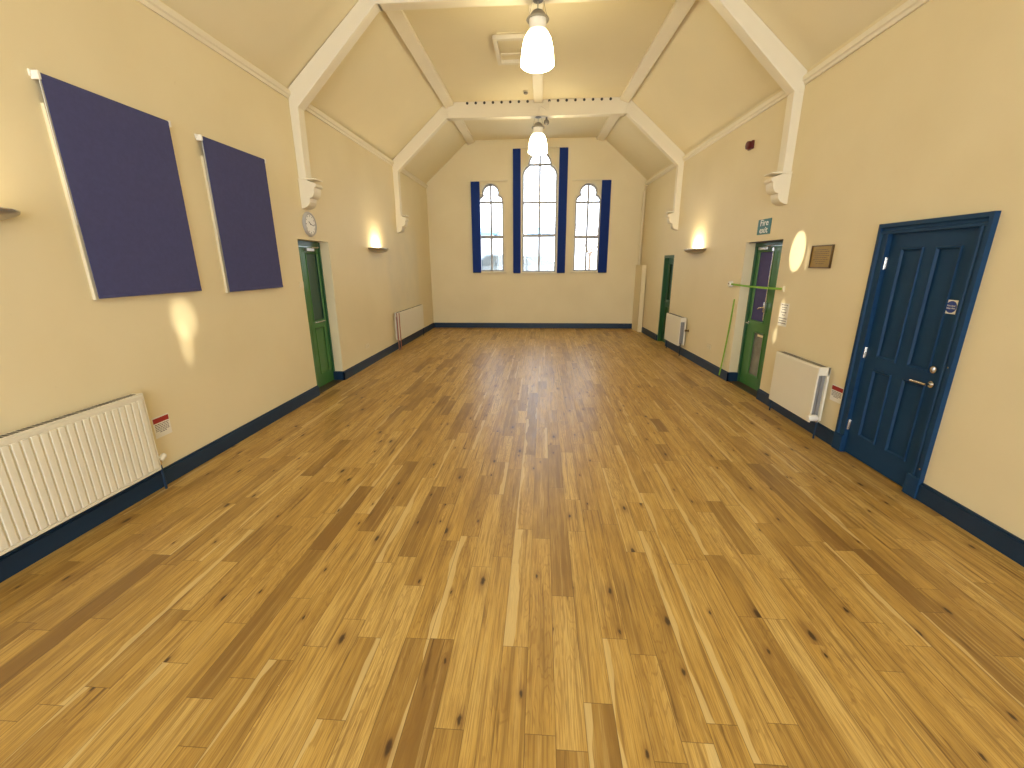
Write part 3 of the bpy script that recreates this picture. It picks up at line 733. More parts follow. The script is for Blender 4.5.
# --- far green door, right wall
(loc, rz) = at_right(GD1)
d4 = thing('door_4', 'narrow looking green door near the far right corner, beside a radiator', 'door', loc, rz, kind='structure')
WD = GD1-GD0; R2 = 0.09
m_ = MB()
m_.box(0, 0.05, 0.0, R2+0.08, 0, GDH-0.004, 0.003); m_.box(WD-0.05, WD, 0.0, R2+0.08, 0, GDH-0.004, 0.003); m_.box(0.045, WD-0.045, 0.0, R2+0.08, GDH-0.06, GDH-0.002, 0.003)
m_.build('door_frame', M_dgreen, d4)
M_dglass = mat('dark_green_glass', (0.02, 0.06, 0.035), 0.15, spec=0.6, var=0.2)
arch_leaf(d4, 0.054, WD-0.054, GDH-0.064, (0.16, WD-0.16, 0.98, 1.80), (0.16, WD-0.16, 0.18, 0.84), R2, M_dgreen, M_dglass, M_dgreen)
m_ = MB(); m_.box(WD-0.21, WD-0.07, R2-0.013, R2+0.001, 1.46, 1.61, 0.002); m_.build('door_notice', M_paper, d4)
m_ = MB(); m_.cyl((0.12, R2+0.001, 0.95), (0.12, R2-0.012, 0.95), 0.022, 18); m_.tube([(0.12, R2-0.01, 0.95), (0.12, R2-0.045, 0.95), (0.21, R2-0.046, 0.95)], 0.008, 10); m_.build('lever_handle', M_chrome, d4, True)

# ------------------------------------------------------------------ roller blinds on the left wall
def roller_blind(y0, y1, zt, zb, label):
    (loc, rz) = on_left(y0)
    r = thing('roller_blind', label, 'roller blind', loc, rz, group='roller blinds on the left wall')
    W = y1-y0
    # backing board of the covered window
    m_ = MB(); m_.box(-0.006, W-0.02, -0.024, 0.0, zb-0.012, zt-0.17, 0.003); m_.build('window_board', M_frame_w, r)
    m_ = MB(); m_.box(-0.004, W, -0.0505, -0.047, zb, zt-0.012); m_.build('fabric', M_fab, r)
    m_ = MB(); m_.cyl((-0.004, -0.035, zt-0.018), (W, -0.035, zt-0.018), 0.0175, 20); m_.build('roller', M_fab, r, True)
    m_ = MB(); m_.box(-0.004, W, -0.054, -0.043, zb-0.004, zb+0.022, 0.004); m_.build('bottom_bar', M_fab, r)
    for xa in (-0.022, W+0.004):
        m_ = MB(); m_.box(xa, xa+0.018, -0.055, 0.0, zt-0.045, zt+0.004, 0.004); m_.box(xa-0.01, xa+0.02, -0.012, 0.0, zt-0.03, zt+0.008, 0.003); m_.build('bracket', M_white, r)
    m_ = MB(); m_.tube([(-0.015, -0.048, zt-0.03), (-0.017, -0.046, zt-0.4), (-0.016, -0.045, zt-0.9)], 0.0022, 6); m_.build('pull_chain', M_white, r)
    return r
roller_blind(2.868, 3.810, 2.970, 1.580, 'nearer of the two dark blue roller blinds')
roller_blind(4.178, 5.085, 2.955, 1.546, 'farther of the two dark blue roller blinds, next to the clock')

# ------------------------------------------------------------------ vertical blinds at the end windows
def vane_stack(root, x0, x1, z0, z1, n=7):
    m_ = MB(); w_ = (x1-x0)
    for i in range(n):
        xa = x0 + (i+0.5)*w_/n
        for s_ in (1,):
            t = bmesh.new()
            a = [(xa-w_/n*0.75, -0.075), (xa-w_/n*0.2, -0.062-0.004), (xa+w_/n*0.75, -0.045)]
            lo = [t.verts.new((p[0], p[1], z0)) for p in a]; hi = [t.verts.new((p[0], p[1], z1)) for p in a]
            lo2 = [t.verts.new((p[0], p[1]+0.003, z0)) for p in a]; hi2 = [t.verts.new((p[0], p[1]+0.003, z1)) for p in a]
            for k in range(2):
                t.faces.new((lo[k], lo[k+1], hi[k+1], hi[k])); t.faces.new((lo2[k+1], lo2[k], hi2[k], hi2[k+1]))
                t.faces.new((hi[k], hi[k+1], hi2[k+1], hi2[k])); t.faces.new((lo[k+1], lo[k], lo2[k], lo2[k+1]))
            t.faces.new((lo[0], hi[0], hi2[0], lo2[0])); t.faces.new((lo[2], lo2[2], hi2[2], hi[2]))
            m_.join(t)
    st = m_.build('vane_stack', M_vane, root)
    m_ = MB()
    for i in range(n):
        xa = x0 + (i+0.5)*w_/n
        m_.box(xa-w_/n*0.42, xa+w_/n*0.42, -0.07, -0.052, z0-0.012, z0+0.004)
    m_.build('vane_weight', M_black, st)
def vertical_blind(x0, x1, zt, zb, stacks, label):
    r = thing('vertical_blind', label, 'vertical blind', (0, YE, 0), group='vertical blinds at the end windows')
    m_ = MB(); m_.box(x0, x1, -0.075, -0.03, zt-0.028, zt+0.004, 0.003); m_.build('headrail', M_frame_w, r)
    for xx in (x0+0.06, x1-0.06):
        m_ = MB(); m_.box(xx-0.015, xx+0.015, -0.05, 0.0, zt+0.0, zt+0.012); m_.build('rail_bracket', M_frame_w, r)
    for a, c in stacks: vane_stack(r, a, c, zb, zt-0.03)
vertical_blind(-1.965, -0.97, 3.965, 1.575, [(-1.955, -1.735)], 'blue vertical blind drawn to the left of the left lancet window')
vertical_blind(-0.83, 0.63, 4.735, 1.56, [(-0.815, -0.625), (0.405, 0.615)], 'tall blue vertical blind split to both sides of the middle window')
vertical_blind(0.745, 1.78, 3.945, 1.565, [(1.535, 1.765)], 'blue vertical blind drawn to the right of the right lancet window')

# ------------------------------------------------------------------ radiators
def fluted_radiator(y0, y1, z0, z1, label):
    (loc, rz) = on_left(y1)
    r = thing('radiator', label, 'radiator', loc, rz)
    W = y1-y0
    m_ = MB(); m_.box(-W, 0, -0.100, -0.088, z0, z1-0.006, 0.004)
    pitch = 0.0505; n = int((W-0.03)/pitch)
    for i in range(n):
        xc = -0.04 - i*pitch
        m_.box(xc-0.0200, xc+0.0200, -0.112, -0.094, z0+0.026, z1-0.045, 0.0045, 2)
    m_.box(-W, 0, -0.108, -0.092, z0, z0+0.02, 0.003); m_.box(-W, 0, -0.108, -0.092, z1-0.035, z1-0.010, 0.003)
    m_.build('front_panel', M_rad, r)
    m_ = MB(); m_.box(-W+0.01, -0.012, -0.040, -0.030, z0+0.005, z1-0.02, 0.003); m_.build('rear_panel', M_rad, r)
    m_ = MB(); k = 0
    x = -W+0.03
    while x < -0.03:
        m_.box(x, x+0.003, -0.088, -0.042, z0+0.02, z1-0.04); x += 0.03
    m_.build('convector_fins', M_fin, r)
    g = MB(); g.box(-W-0.004, 0.004, -0.104, -0.030, z1-0.008, z1+0.002, 0.002); g.box(-W-0.004, -W+0.0, -0.104, -0.03, z0+0.02, z1, 0.001); g.box(0.0, 0.004, -0.104, -0.03, z0+0.02, z1, 0.001)
    gr = g.build('top_grille', M_rad, r)
    s_ = MB(); x = -W+0.02
    while x < -0.03:
        s_.box(x, x+0.018, -0.092, -0.045, z1+0.0015, z1+0.003); x += 0.026
    s_.build('grille_slots', M_slot, gr)
    # thermostatic valve and tails
    m_ = MB(); m_.cyl((0.004, -0.07, z0+0.06), (0.035, -0.07, z0+0.06), 0.011, 12); m_.cyl((0.035, -0.07, z0+0.02), (0.035, -0.07, z0+0.08), 0.012, 12); m_.build('valve_body', M_chrome, r, True)
    m_ = MB(); m_.lathe([(0.0, 0.0), (0.019, 0.0), (0.023, 0.012), (0.023, 0.05), (0.017, 0.062), (0, 0.062)], 20, Matrix.Translation((0.038, -0.07, z0+0.06)) @ Matrix.Rotation(math.radians(60), 4, 'Y') @ Matrix.Rotation(0, 4, 'X')); m_.build('valve_head', M_white, r, True)
    m_ = MB(); m_.cyl((0.035, -0.07, 0.0), (0.035, -0.07, z0+0.03), 0.0095, 12); m_.build('feed_pipe', M_skirt, r, True)
    for xx in (-0.3, -W+0.3):
        m_ = MB(); m_.box(xx-0.02, xx+0.02, -0.034, -0.004, z0+0.12, z1-0.15); m_.build('wall_bracket', M_rad, r)
    return r
fluted_radiator(0.95, 2.950, 0.196, 0.846, 'long white fluted radiator under the left blinds, cut by the frame')

def flat_radiator(wallf, ycen, W, z0, z1, near_side, label, d=0.145, trv=True, pipes=True, pipe_mat=None):
    """double panel radiator with flat front; near_side +1 when the end nearer the viewer is at local +x."""
    (loc, rz) = wallf(ycen)
    r = thing('radiator', label, 'radiator', loc, rz)
    h = W/2
    m_ = MB(); m_.box(-h, h, -d, -d+0.016, z0, z1-0.006, 0.006); m_.build('front_panel', M_rad, r)
    m_ = MB(); m_.box(-h+0.01, h-0.01, -0.050, -0.034, z0+0.01, z1-0.01, 0.004); m_.build('rear_panel', M_rad, r)
    m_ = MB(); x = -h+0.02
    while x < h-0.02:
        m_.box(x, x+0.003, -d+0.016, -0.05, z0+0.04, z1-0.05); x += 0.028
    m_.box(-h+0.015, h-0.015, -d*0.62, -d*0.55, z0+0.04, z1-0.06)
    m_.build('convector_fins', M_fin, r)
    g = MB(); g.box(-h-0.003, h+0.003, -d+0.004, -0.034, z1-0.006, z1+0.002, 0.002)
    for s_ in (-1, 1): g.box(min(s_*h, s_*(h+0.004)), max(s_*h, s_*(h+0.004)), -d+0.004, -0.034, z1-0.085, z1, 0.001); g.box(min(s_*h, s_*(h+0.004)), max(s_*h, s_*(h+0.004)), -0.052, -0.030, z0+0.02, z1, 0.001)
    gr = g.build('top_grille', M_rad, r)
    s2 = MB(); x = -h+0.02
    while x < h-0.03:
        s2.box(x, x+0.016, -d+0.022, -d+0.055, z1+0.0015, z1+0.003); s2.box(x, x+0.016, -0.09, -0.055, z1+0.0015, z1+0.003); x += 0.028
    s2.build('grille_slots', M_slot, gr)
    for s_ in (-1, 1):
        xx = s_*(h+0.035)
        if not trv: xx = s_*(h-0.03)
        m_ = MB(); m_.cyl((xx, -0.09, 0.0), (xx, -0.09, z0+0.05), 0.0085, 12)
        m_.build('feed_pipe', pipe_mat or M_skirt, r, True)
        if trv:
            m_ = MB(); m_.cyl((s_*h, -0.09, z0+0.05), (xx, -0.09, z0+0.05), 0.012, 12); m_.cyl((xx, -0.09, z0+0.02), (xx, -0.09, z0+0.075), 0.012, 12)
            m_.build('valve_body', M_chrome, r, True)
    if trv:
        xx = near_side*(h+0.035)
        m_ = MB(); m_.lathe([(0.0, 0.0), (0.026, 0.0), (0.034, 0.015), (0.034, 0.075), (0.026, 0.095), (0, 0.095)], 24, Matrix.Translation((xx+0.012, -0.10, z0+0.07)) @ Matrix.Rotation(PI/2, 4, 'X')); m_.build('valve_head', M_white, r, True)
    for xx in (-h*0.6, h*0.6):
        m_ = MB(); m_.box(xx-0.02, xx+0.02, -0.036, -0.004, z0+0.12, z1-0.12); m_.build('wall_bracket', M_rad, r)
    return r
flat_radiator(on_right, 4.855, 0.835, 0.165, 0.765, 1, 'white flat-panel radiator between the fire exit and the blue door')
flat_radiator(on_right, 9.475, 0.87, 0.205, 0.768, 1, 'small white radiator beside the far green door', trv=False)
rl = flat_radiator(on_left, 9.98, 1.98, 0.205, 0.80, -1, 'white radiator on the left wall near the end corner', trv=False, d=0.11)
m_ = MB(); m_.cyl((-1.0, -0.085, 0.0), (-1.0, -0.085, 0.80), 0.011, 12); m_.build('copper_pipe', M_copper, rl, True)
m_ = MB(); m_.cyl((-0.965, -0.125, 0.0), (-0.965, -0.125, 0.80), 0.011, 12); m_.build('copper_pipe', M_copper, rl, True)

# ------------------------------------------------------------------ wall uplighters
def sconce(wallf, yc, z, label, power):
    (loc, rz) = wallf(yc, z)
    r = thing('wall_uplighter', label, 'wall light', loc, rz, group='grey metal wall uplighters')
    # half-elliptical bowl: plan half-ellipse a x b, rounded underside
    a, b_, dep = 0.42, 0.19, 0.075
    m_ = MB(); t = bmesh.new(); nu, nv = 28, 8
    rows = []
    for j in range(nv+1):
        ph = (PI/2)*j/nv          # 0 at rim, pi/2 at the bottom keel
        f_ = math.cos(ph)**0.8; zz = -dep*math.sin(ph)
        rows.append([t.verts.new((a*f_*math.cos(PI*i/nu + PI), b_*f_*math.sin(PI*i/nu + PI) - 0.004, zz)) for i in range(nu+1)] if f_ > 1e-3 else None)
    bot = t.verts.new((0, -0.004, -dep))
    for A, Bq in zip(rows, rows[1:]):
        for i in range(nu):
            if Bq is None: t.faces.new((A[i], A[i+1], bot))
            else: t.faces.new((A[i], A[i+1], Bq[i+1], Bq[i]))
    bmesh.ops.recalc_face_normals(t, faces=t.faces[:])
    bmesh.ops.solidify(t, geom=t.faces[:], thickness=0.006)
    m_.join(t); bo = m_.build('bowl', M_steel, r, True)
    m_ = MB(); m_.tube([(a*0.985*math.cos(PI*i/nu+PI), b_*0.985*math.sin(PI*i/nu+PI)-0.004, 0.002) for i in range(nu+1)], 0.006, 8); m_.build('rim', M_chrome, bo, True)
    m_ = MB(); m_.box(-0.10, 0.10, -0.012, 0.0, -0.055, -0.005, 0.003); m_.build('back_plate', M_steel, r)
    m_ = MB(); m_.cyl((-0.12, -0.085, -0.020), (0.12, -0.085, -0.020), 0.010, 12); m_.build('lamp_tube', M_bulb, r, True)
    li = bpy.data.lights.new('sconce_light', 'AREA'); li.shape = 'RECTANGLE'; li.size = 0.34; li.size_y = 0.05
    li.energy = power; li.color = (1.0, 0.80, 0.48)
    lo = bpy.data.objects.new('sconce_light', li); C.objects.link(lo)
    lo.parent = r; lo.location = (0, -0.085, 0.0); lo.rotation_euler = (PI - 0.15, 0, 0)
    return r
SP = 7.5
sconce(on_left, 8.36, 2.10, 'grey metal wall uplighter on the left wall beyond the green door', SP)
sconce(on_right, 8.86, 2.06, 'grey metal wall uplighter on the right wall left of the fire exit', SP)
sconce(on_left, 2.125, 2.115, 'grey metal wall uplighter cut by the left edge of the frame', SP*0.55)

# ------------------------------------------------------------------ pendants
def pendant(x, y, label, sof):
    r = thing('pendant_lamp', label, 'pendant lamp', (x, y, sof-0.03), 0.0, group='white glass pendant lamps under the roof trusses')
    m_ = MB(); m_.lathe([(0, 0.03), (0.060, 0.03), (0.056, 0.022), (0.012, 0.018), (0, 0.018)], 28); m_.build('ceiling_rose', M_capm, r, True)
    m_ = MB(); m_.cyl((0, 0, 0.02), (0, 0, -0.075), 0.006, 10); m_.build('hanger', M_steel, r, True)
    m_ = MB(); m_.lathe([(0, -0.062), (0.03, -0.064), (0.062, -0.078), (0.088, -0.105), (0.103, -0.145), (0.105, -0.158), (0.100, -0.158), (0, -0.150)], 36); cp = m_.build('cap', M_capm, r, True)
    m_ = MB(); m_.lathe([(0.105, -0.142), (0.128, -0.148), (0.134, -0.158), (0.128, -0.168), (0.112, -0.168), (0.105, -0.160)], 36); m_.build('ring', M_ring, cp, True)
    g = MB(); g.lathe([(0.100, -0.158), (0.102, -0.195), (0.099, -0.235), (0.104, -0.262), (0.128, -0.295), (0.156, -0.345), (0.178, -0.42), (0.190, -0.50), (0.197, -0.575), (0.201, -0.612), (0.193, -0.620), (0.17, -0.634), (0.10, -0.646), (0, -0.650)], 40)
    g.build('glass_shade', M_lampglass, r, True)
    for s_ in (-1, 1):
        m_ = MB(); m_.tube([(s_*0.066, 0, 0.028), (s_*0.085, 0, -0.06), (s_*0.118, 0, -0.15)], 0.0022, 6); m_.build('stay_wire', M_capm, r)
    return r
PX = -0.118
pendant(-0.098, Y1+TD/2, 'large bright pendant lamp under the nearest truss', SOFN)
p2 = pendant(PX-0.015, Y2+TD/2, 'smaller looking pendant lamp in front of the middle window', SOFF)

# conduit from the vent hole to the far pendant
m_ = MB(); yy = Y2-0.012
m_.tube([(0.085, Y2+0.004, ZC-0.033), (0.085, yy, ZC-0.04), (0.083, yy, 4.80), (0.06, yy, 4.765), (0.02, yy, 4.765), (-0.03, yy, 4.80), (-0.08, yy, 4.825), (-0.115, yy, 4.80), (-0.13, yy, 4.66)], 0.009, 10)
tag(m_.build('conduit', M_trim, None, True), 'thin cream cable conduit curving down the far tie beam to its pendant', 'conduit')
# grey sensor by the far pendant
r = thing('motion_sensor', 'small grey sensor under the far truss right of its pendant', 'sensor', (0.035, Y2+TD*0.6, SOFF))
m_ = MB(); m_.box(-0.02, 0.02, -0.02, 0.02, -0.045, 0.0, 0.004); m_.build('bracket', M_capm, r)
m_ = MB(); m_.sphere((0, -0.02, -0.095), 0.062, 0.9, 1, 0.85); m_.build('sensor_head', M_capm, r, True)
# smoke detector on the ceiling
r = thing('smoke_detector', 'small cream smoke detector on the ceiling before the far truss', 'smoke detector', (-0.365, 9.20, ZC))
m_ = MB(); m_.lathe([(0, 0), (0.056, 0), (0.056, -0.018), (0.05, -0.024), (0, -0.024)], 28); m_.build('base', M_cream_pl, r, True)
m_ = MB(); m_.lathe([(0.04, -0.024), (0.042, -0.036), (0.034, -0.050), (0, -0.054)], 28); m_.build('sensing_head', M_ring, r, True)
# loft hatch
r = thing('loft_hatch', 'square loft hatch with cream frame in the flat ceiling', 'hatch', (-0.49, 7.43, ZC))
hw_, hd = 0.26, 0.41
t = holed_sheet([(-hw_, -hd), (hw_, -hd), (hw_, hd), (-hw_, hd)], [[(-hw_+0.06, -hd+0.06), (hw_-0.06, -hd+0.06), (hw_-0.06, hd-0.06), (-hw_+0.06, hd-0.06)]], 0.05)
m_ = MB(); m_.join(t, Matrix.Translation((0, 0, -0.05)) @ Matrix.Rotation(PI/2, 4, 'X') @ Matrix.Diagonal((1, -1, 1, 1)) @ Matrix.Translation((0, 0, 0))); bmesh.ops.recalc_face_normals(m_.bm, faces=m_.bm.faces[:]); m_.build('hatch_frame', M_trim, r)
m_ = MB(); m_.box(-hw_+0.055, hw_-0.055, -hd+0.055, hd-0.055, -0.012, 0.0); m_.build('hatch_panel', M_ceil, r)
m_ = MB(); m_.box(-hw_+0.06, hw_-0.06, 0.22, 0.27, -0.03, -0.01, 0.003); m_.build('hatch_batten', M_trim, r)

# ------------------------------------------------------------------ wall clock
(loc, rz) = on_left(5.967, 2.335)
r = thing('wall_clock', 'round white wall clock with grey rim above the left green door', 'clock', loc, rz)
RX = Matrix.Rotation(PI/2, 4, 'X')
m_ = MB(); m_.lathe([(0.126, 0.030), (0.134, 0.036), (0.148, 0.034), (0.158, 0.022), (0.160, 0.0), (0.0, 0.0)], 48, RX); m_.build('rim', M_rim, r, True)
m_ = MB(); m_.cyl((0, -0.004, 0), (0, -0.026, 0), 0.130, 48); fc = m_.build('dial', M_white, r)
for i in range(12):
    a = PI/6*i; L_ = 0.022 if i % 3 == 0 else 0.013
    t = bmesh.new(); bmesh.ops.create_cube(t, size=1)
    m_ = MB(); m_.join(t, Matrix.Rotation(a, 4, 'Y') @ Matrix.Translation((0, -0.0265, 0.108)) @ Matrix.Diagonal((0.008, 0.001, L_, 1))); m_.build('hour_mark', M_black, fc)
for nm, a, L_, w_ in (('hour_hand', -0.95, 0.062, 0.010), ('minute_hand', 1.75, 0.092, 0.007)):
    m_ = MB(); t = bmesh.new(); bmesh.ops.create_cube(t, size=1)
    m_.join(t, Matrix.Rotation(a, 4, 'Y') @ Matrix.Translation((0, -0.029, L_*0.42)) @ Matrix.Diagonal((w_, 0.0015, L_, 1))); m_.build(nm, M_black, r)
m_ = MB(); m_.cyl((0, -0.026, 0), (0, -0.033, 0), 0.008, 16); m_.build('centre_boss', M_black, r)

# ------------------------------------------------------------------ fire exit sign
(loc, rz) = on_right(6.33, 2.27)
r = thing('fire_exit_sign', 'teal fire exit sign above the green fire exit', 'sign', loc, rz)
m_ = MB(); m_.box(-0.158, 0.158, -0.008, 0.0, -0.098, 0.098, 0.002); m_.build('board', M_teal_sign, r)
lettering('Fire\nexit', 0.112, 'lettering', M_wht_ink, r, (0, -0.0086, 0.002), 0.0006, spacing=0.82, sx=1.18, bold=0.0014)

# ------------------------------------------------------------------ brass plaque
(loc, rz) = on_right(4.972, 1.86)
r = thing('brass_plaque', 'brass plaque in dark frame left of the blue door', 'plaque', loc, rz)
t = holed_sheet([(-0.178, -0.118), (0.178, -0.118), (0.178, 0.118), (-0.178, 0.118)], [[(-0.166, -0.106), (0.166, -0.106), (0.166, 0.106), (-0.166, 0.106)]], 0.02)
m_ = MB(); m_.join(t, Matrix.Translation((0, -0.020, 0))); m_.build('frame', M_bronze, r)
m_ = MB(); m_.box(-0.168, 0.168, -0.012, 0.0, -0.108, 0.108); pl = m_.build('plate', M_brass, r)
rn = random.Random(3)
m_ = MB()
for i in range(8):
    z = 0.072 - i*0.0205; wd = (0.10, 0.13, 0.12, 0.135, 0.11, 0.13, 0.09, 0.07)[i]; x = -wd
    while x < wd:
        l_ = rn.uniform(0.015, 0.04); m_.box(x, min(x+l_, wd), -0.0128, -0.0118, z-0.0035, z+0.0035); x += l_+0.008
m_.build('engraved_lines', M_bronze, pl)

# ------------------------------------------------------------------ notices
def notice(wallf, yc, zc, label, w_, h, header, lines, ang=0.0, seed=1, cat='notice'):
    (loc, rz) = wallf(yc, zc)
    r = thing('paper_notice', label, cat, loc, rz)
    m_ = MB(); m_.box(-w_/2, w_/2, -0.0022, 0.0, -h/2, h/2); pg = m_.build('sheet', M_paper, r)
    rn = random.Random(seed)
    if header:
        m_ = MB(); m_.box(-w_/2+0.004, w_/2-0.004, -0.0030, -0.0020, h/2-0.052, h/2-0.010); m_.build('header_band', M_red, r)
    m_ = MB()
    z = h/2 - (0.066 if header else 0.03)
    for i in range(lines):
        hw2 = w_/2 - 0.012 if i < lines-1 else w_/5
        x = -hw2
        while x < hw2:
            l_ = rn.uniform(0.008, 0.022); m_.box(x, min(x+l_, hw2), -0.0030, -0.0020, z-0.0032, z+0.0032); x += l_+0.005
        z -= 0.0135 if header else 0.024
    m_.build('printed_lines', M_ink, r)
    return r
notice(on_left, 3.150, 0.497, 'small white notice with red header by the fluted radiator', 0.158, 0.178, True, 6, seed=2)
notice(on_right, 4.325, 0.520, 'small white notice with red header left of the blue door', 0.170, 0.165, True, 5, seed=5)
# two narrow printed notes above the flat radiator
(loc, rz) = on_right(5.52, 1.18)
r = thing('paper_notice', 'white printed sheet on the wall above the flat radiator', 'notice', loc, rz)
m_ = MB(); m_.box(-0.095, 0.095, -0.0022, 0, -0.14, 0.14); m_.build('sheet', M_paper, r)
rn = random.Random(9)
for z, hw2 in ((0.118, 0.07), (0.088, 0.05), (0.062, 0.04), (0.028, 0.055), (-0.004, 0.03), (-0.045, 0.085), (-0.075, 0.075), (-0.105, 0.085)):
    x = -hw2; m_ = MB(); m_.box(-hw2, hw2, -0.0026, -0.0020, z-0.0008, z+0.0008)
    while x < hw2:
        l_ = rn.uniform(0.02, 0.05); m_.box(x, min(x+l_, hw2), -0.003, -0.002, z-0.005, z+0.005); x += l_+0.008
    m_.build('printed_line', M_ink, r)

# ------------------------------------------------------------------ red alarm sounder
(loc, rz) = on_right(7.045, 3.43)
r = thing('fire_alarm_sounder', 'dark red fire alarm sounder high on the right wall', 'alarm', loc, rz)
m_ = MB(); m_.box(-0.065, 0.065, -0.035, 0.0, -0.055, 0.055, 0.01); m_.build('base', M_alarm, r)
m_ = MB(); m_.lathe([(0.050, 0.030), (0.056, 0.05), (0.050, 0.075), (0.030, 0.085), (0, 0.086)], 28, RX); m_.build('horn', M_alarm, r, True)

# ------------------------------------------------------------------ sockets and switch
def plate(wallf, yc, z, w_, h, label, name, cat, rocker):
    (loc, rz) = wallf(yc, z)
    r = thing(name, label, cat, loc, rz)
    m_ = MB(); m_.box(-w_/2, w_/2, -0.010, 0, -h/2, h/2, 0.003); m_.build('face_plate', M_cream_pl, r)
    if rocker:
        m_ = MB(); m_.box(-0.012, 0.012, -0.016, -0.009, -0.018, 0.018, 0.003); m_.build('rocker', M_cream_pl, r)
    else:
        for s_ in (-1, 1):
            m_ = MB(); m_.box(s_*0.032-0.002, s_*0.032+0.002, -0.0105, -0.009, 0.002, 0.010); m_.box(s_*0.032-0.011, s_*0.032-0.006, -0.0105, -0.009, -0.014, -0.010); m_.box(s_*0.032+0.006, s_*0.032+0.011, -0.0105, -0.009, -0.014, -0.010); m_.build('pin_holes', M_slot, r)
            m_ = MB(); m_.box(s_*0.010-0.005, s_*0.010+0.005, -0.0135, -0.009, 0.018, 0.030, 0.002); m_.build('rocker', M_cream_pl, r)
plate(on_left, 7.50, 0.365, 0.146, 0.086, 'cream double socket low on the left wall under the uplighter', 'wall_socket', 'socket', False)
plate(on_left, 5.58, 1.546, 0.086, 0.086, 'cream light switch beside the left green door', 'light_switch', 'switch', True)
plate(on_right, 7.70, 0.365, 0.146, 0.086, 'cream double socket low on the right wall beside the green strap', 'wall_socket', 'socket', False)
# stray valve stub on the wall beside the small radiator
(loc, rz) = on_right(8.86, 0.475)
r = thing('pipe_stub', 'small dark capped pipe stub on the wall by the small radiator', 'pipe stub', loc, rz)
m_ = MB(); m_.cyl((0, 0, 0), (0, -0.05, 0), 0.014, 14); m_.cyl((0, -0.006, 0), (0, 0, 0), 0.028, 18); m_.build('stub', M_bronze, r, True)
m_ = MB(); m_.cyl((0, -0.045, 0), (0, -0.07, 0), 0.02, 6); m_.build('cap_nut', M_bronze, r)
m_ = MB(); m_.box(-0.02, 0.02, -0.006, 0, -0.10, -0.06, 0.002); m_.build('clip', M_cream_pl, r)

# ------------------------------------------------------------------ green barrier straps at the fire exit
(loc, rz) = on_right(7.11, 1.482)
r = thing('barrier_reel', 'white wall reel holding the lime green strap across the fire exit', 'barrier reel', loc, rz)
m_ = MB(); m_.lathe([(0.0, 0.05), (0.036, 0.05), (0.042, 0.044), (0.042, 0.006), (0.048, 0.0), (0, 0)], 28, RX); m_.build('case', M_white, r, True)
m_ = MB(); m_.cyl((-0.008, -0.050, 0.006), (-0.008, -0.0525, 0.006), 0.012, 16); m_.build('hub', M_bronze, r)
m_ = MB()
xs = [0.03 + i*(1.385-0.03)/12 for i in range(13)]
t = bmesh.new()
rows = []
for i, x in enumerate(xs):
    z = -0.010*math.sin(PI*i/12); rows.append([t.verts.new((x, yv, z+zv)) for yv, zv in ((-0.030, -0.013), (-0.030, 0.013), (-0.027, 0.013), (-0.027, -0.013))])
for A, Bq in zip(rows, rows[1:]):
    for k in range(4): t.faces.new((A[k], A[(k+1) % 4], Bq[(k+1) % 4], Bq[k]))
t.faces.new(rows[0]); t.faces.new(rows[-1][::-1]); bmesh.ops.recalc_face_normals(t, faces=t.faces[:])
m_.join(t); m_.build('strap', M_tape, r)
m_ = MB(); m_.box(1.38, 1.405, -0.034, -0.001, -0.035, 0.035, 0.004); m_.build('wall_clip', M_cream_pl, r)
# loose strap leaning on the wall
m_ = MB(); (loc, rz) = on_right(7.0, 0.0)
t = bmesh.new(); rows = []
n = 10
for i in range(n+1):
    f_ = i/n; z = 0.012 + 1.225*f_; x = -0.045 + 0.10*f_ + 0.012*math.sin(PI*f_); y = -0.042 + 0.035*f_**0.7
    rows.append([t.verts.new((x+a, y+c, z)) for a, c in ((-0.016, 0), (0.016, 0), (0.016, 0.006), (-0.016, 0.006))])
for A, Bq in zip(rows, rows[1:]):
    for k in range(4): t.faces.new((A[k], A[(k+1) % 4], Bq[(k+1) % 4], Bq[k]))
t.faces.new(rows[0]); t.faces.new(rows[-1][::-1]); bmesh.ops.recalc_face_normals(t, faces=t.faces[:])
m_.join(t); o = m_.build('hanging_strap', M_tape); o.location = loc; o.rotation_euler = (0, 0, rz)
tag(o, 'loose lime green strap hanging down the wall left of the fire exit', 'strap')

# ------------------------------------------------------------------ outside the end windows
M_ground = mat('pale_tarmac', (0.42, 0.43, 0.44), 0.9, var=0.1, vscale=2)
m_ = MB(); m_.box(-40, 40, YE+1.2, YE+70, 0.55, 0.75); tag(m_.build('outside_ground', M_ground), 'pale tarmac yard outside the end windows', 'ground', kind='structure')
def car(x, y, rot, colmat, label):
    r = thing('parked_car', label, 'car', (x, y, 0.75), rot)
    bd = MB(); bd.prism([(-2.1, 0.30), (-2.1, 0.75), (-1.95, 0.88), (-1.1, 0.95), (-0.55, 1.42), (0.9, 1.46), (1.65, 0.98), (2.05, 0.92), (2.15, 0.6), (2.1, 0.30)], 'y', -0.82, 0.82, 0.05); bd.build('body', colmat, r)
    g = MB(); g.prism([(-0.98, 0.97), (-0.50, 1.37), (0.85, 1.41), (1.48, 1.0)], 'y', -0.83, 0.83, 0.02); g.build('windows', M_carglass, r)
    for xx in (-1.35, 1.35):
        for s_ in (-1, 1):
            m_ = MB(); m_.cyl((xx, s_*0.66, 0.31), (xx, s_*0.84, 0.31), 0.31, 24); m_.build('wheel', M_black, r)
M_carglass = mat('car_glass', (0.06, 0.08, 0.09), 0.1, spec=0.7)
M_car1 = mat('dark_grey_car_paint', (0.12, 0.15, 0.17), 0.25, var=0.03)
M_car2 = mat('pale_green_car_paint', (0.30, 0.40, 0.36), 0.25, var=0.03)
car(-1.95, 18.5, 0.25, M_car1, 'dark car parked outside the left lancet window')
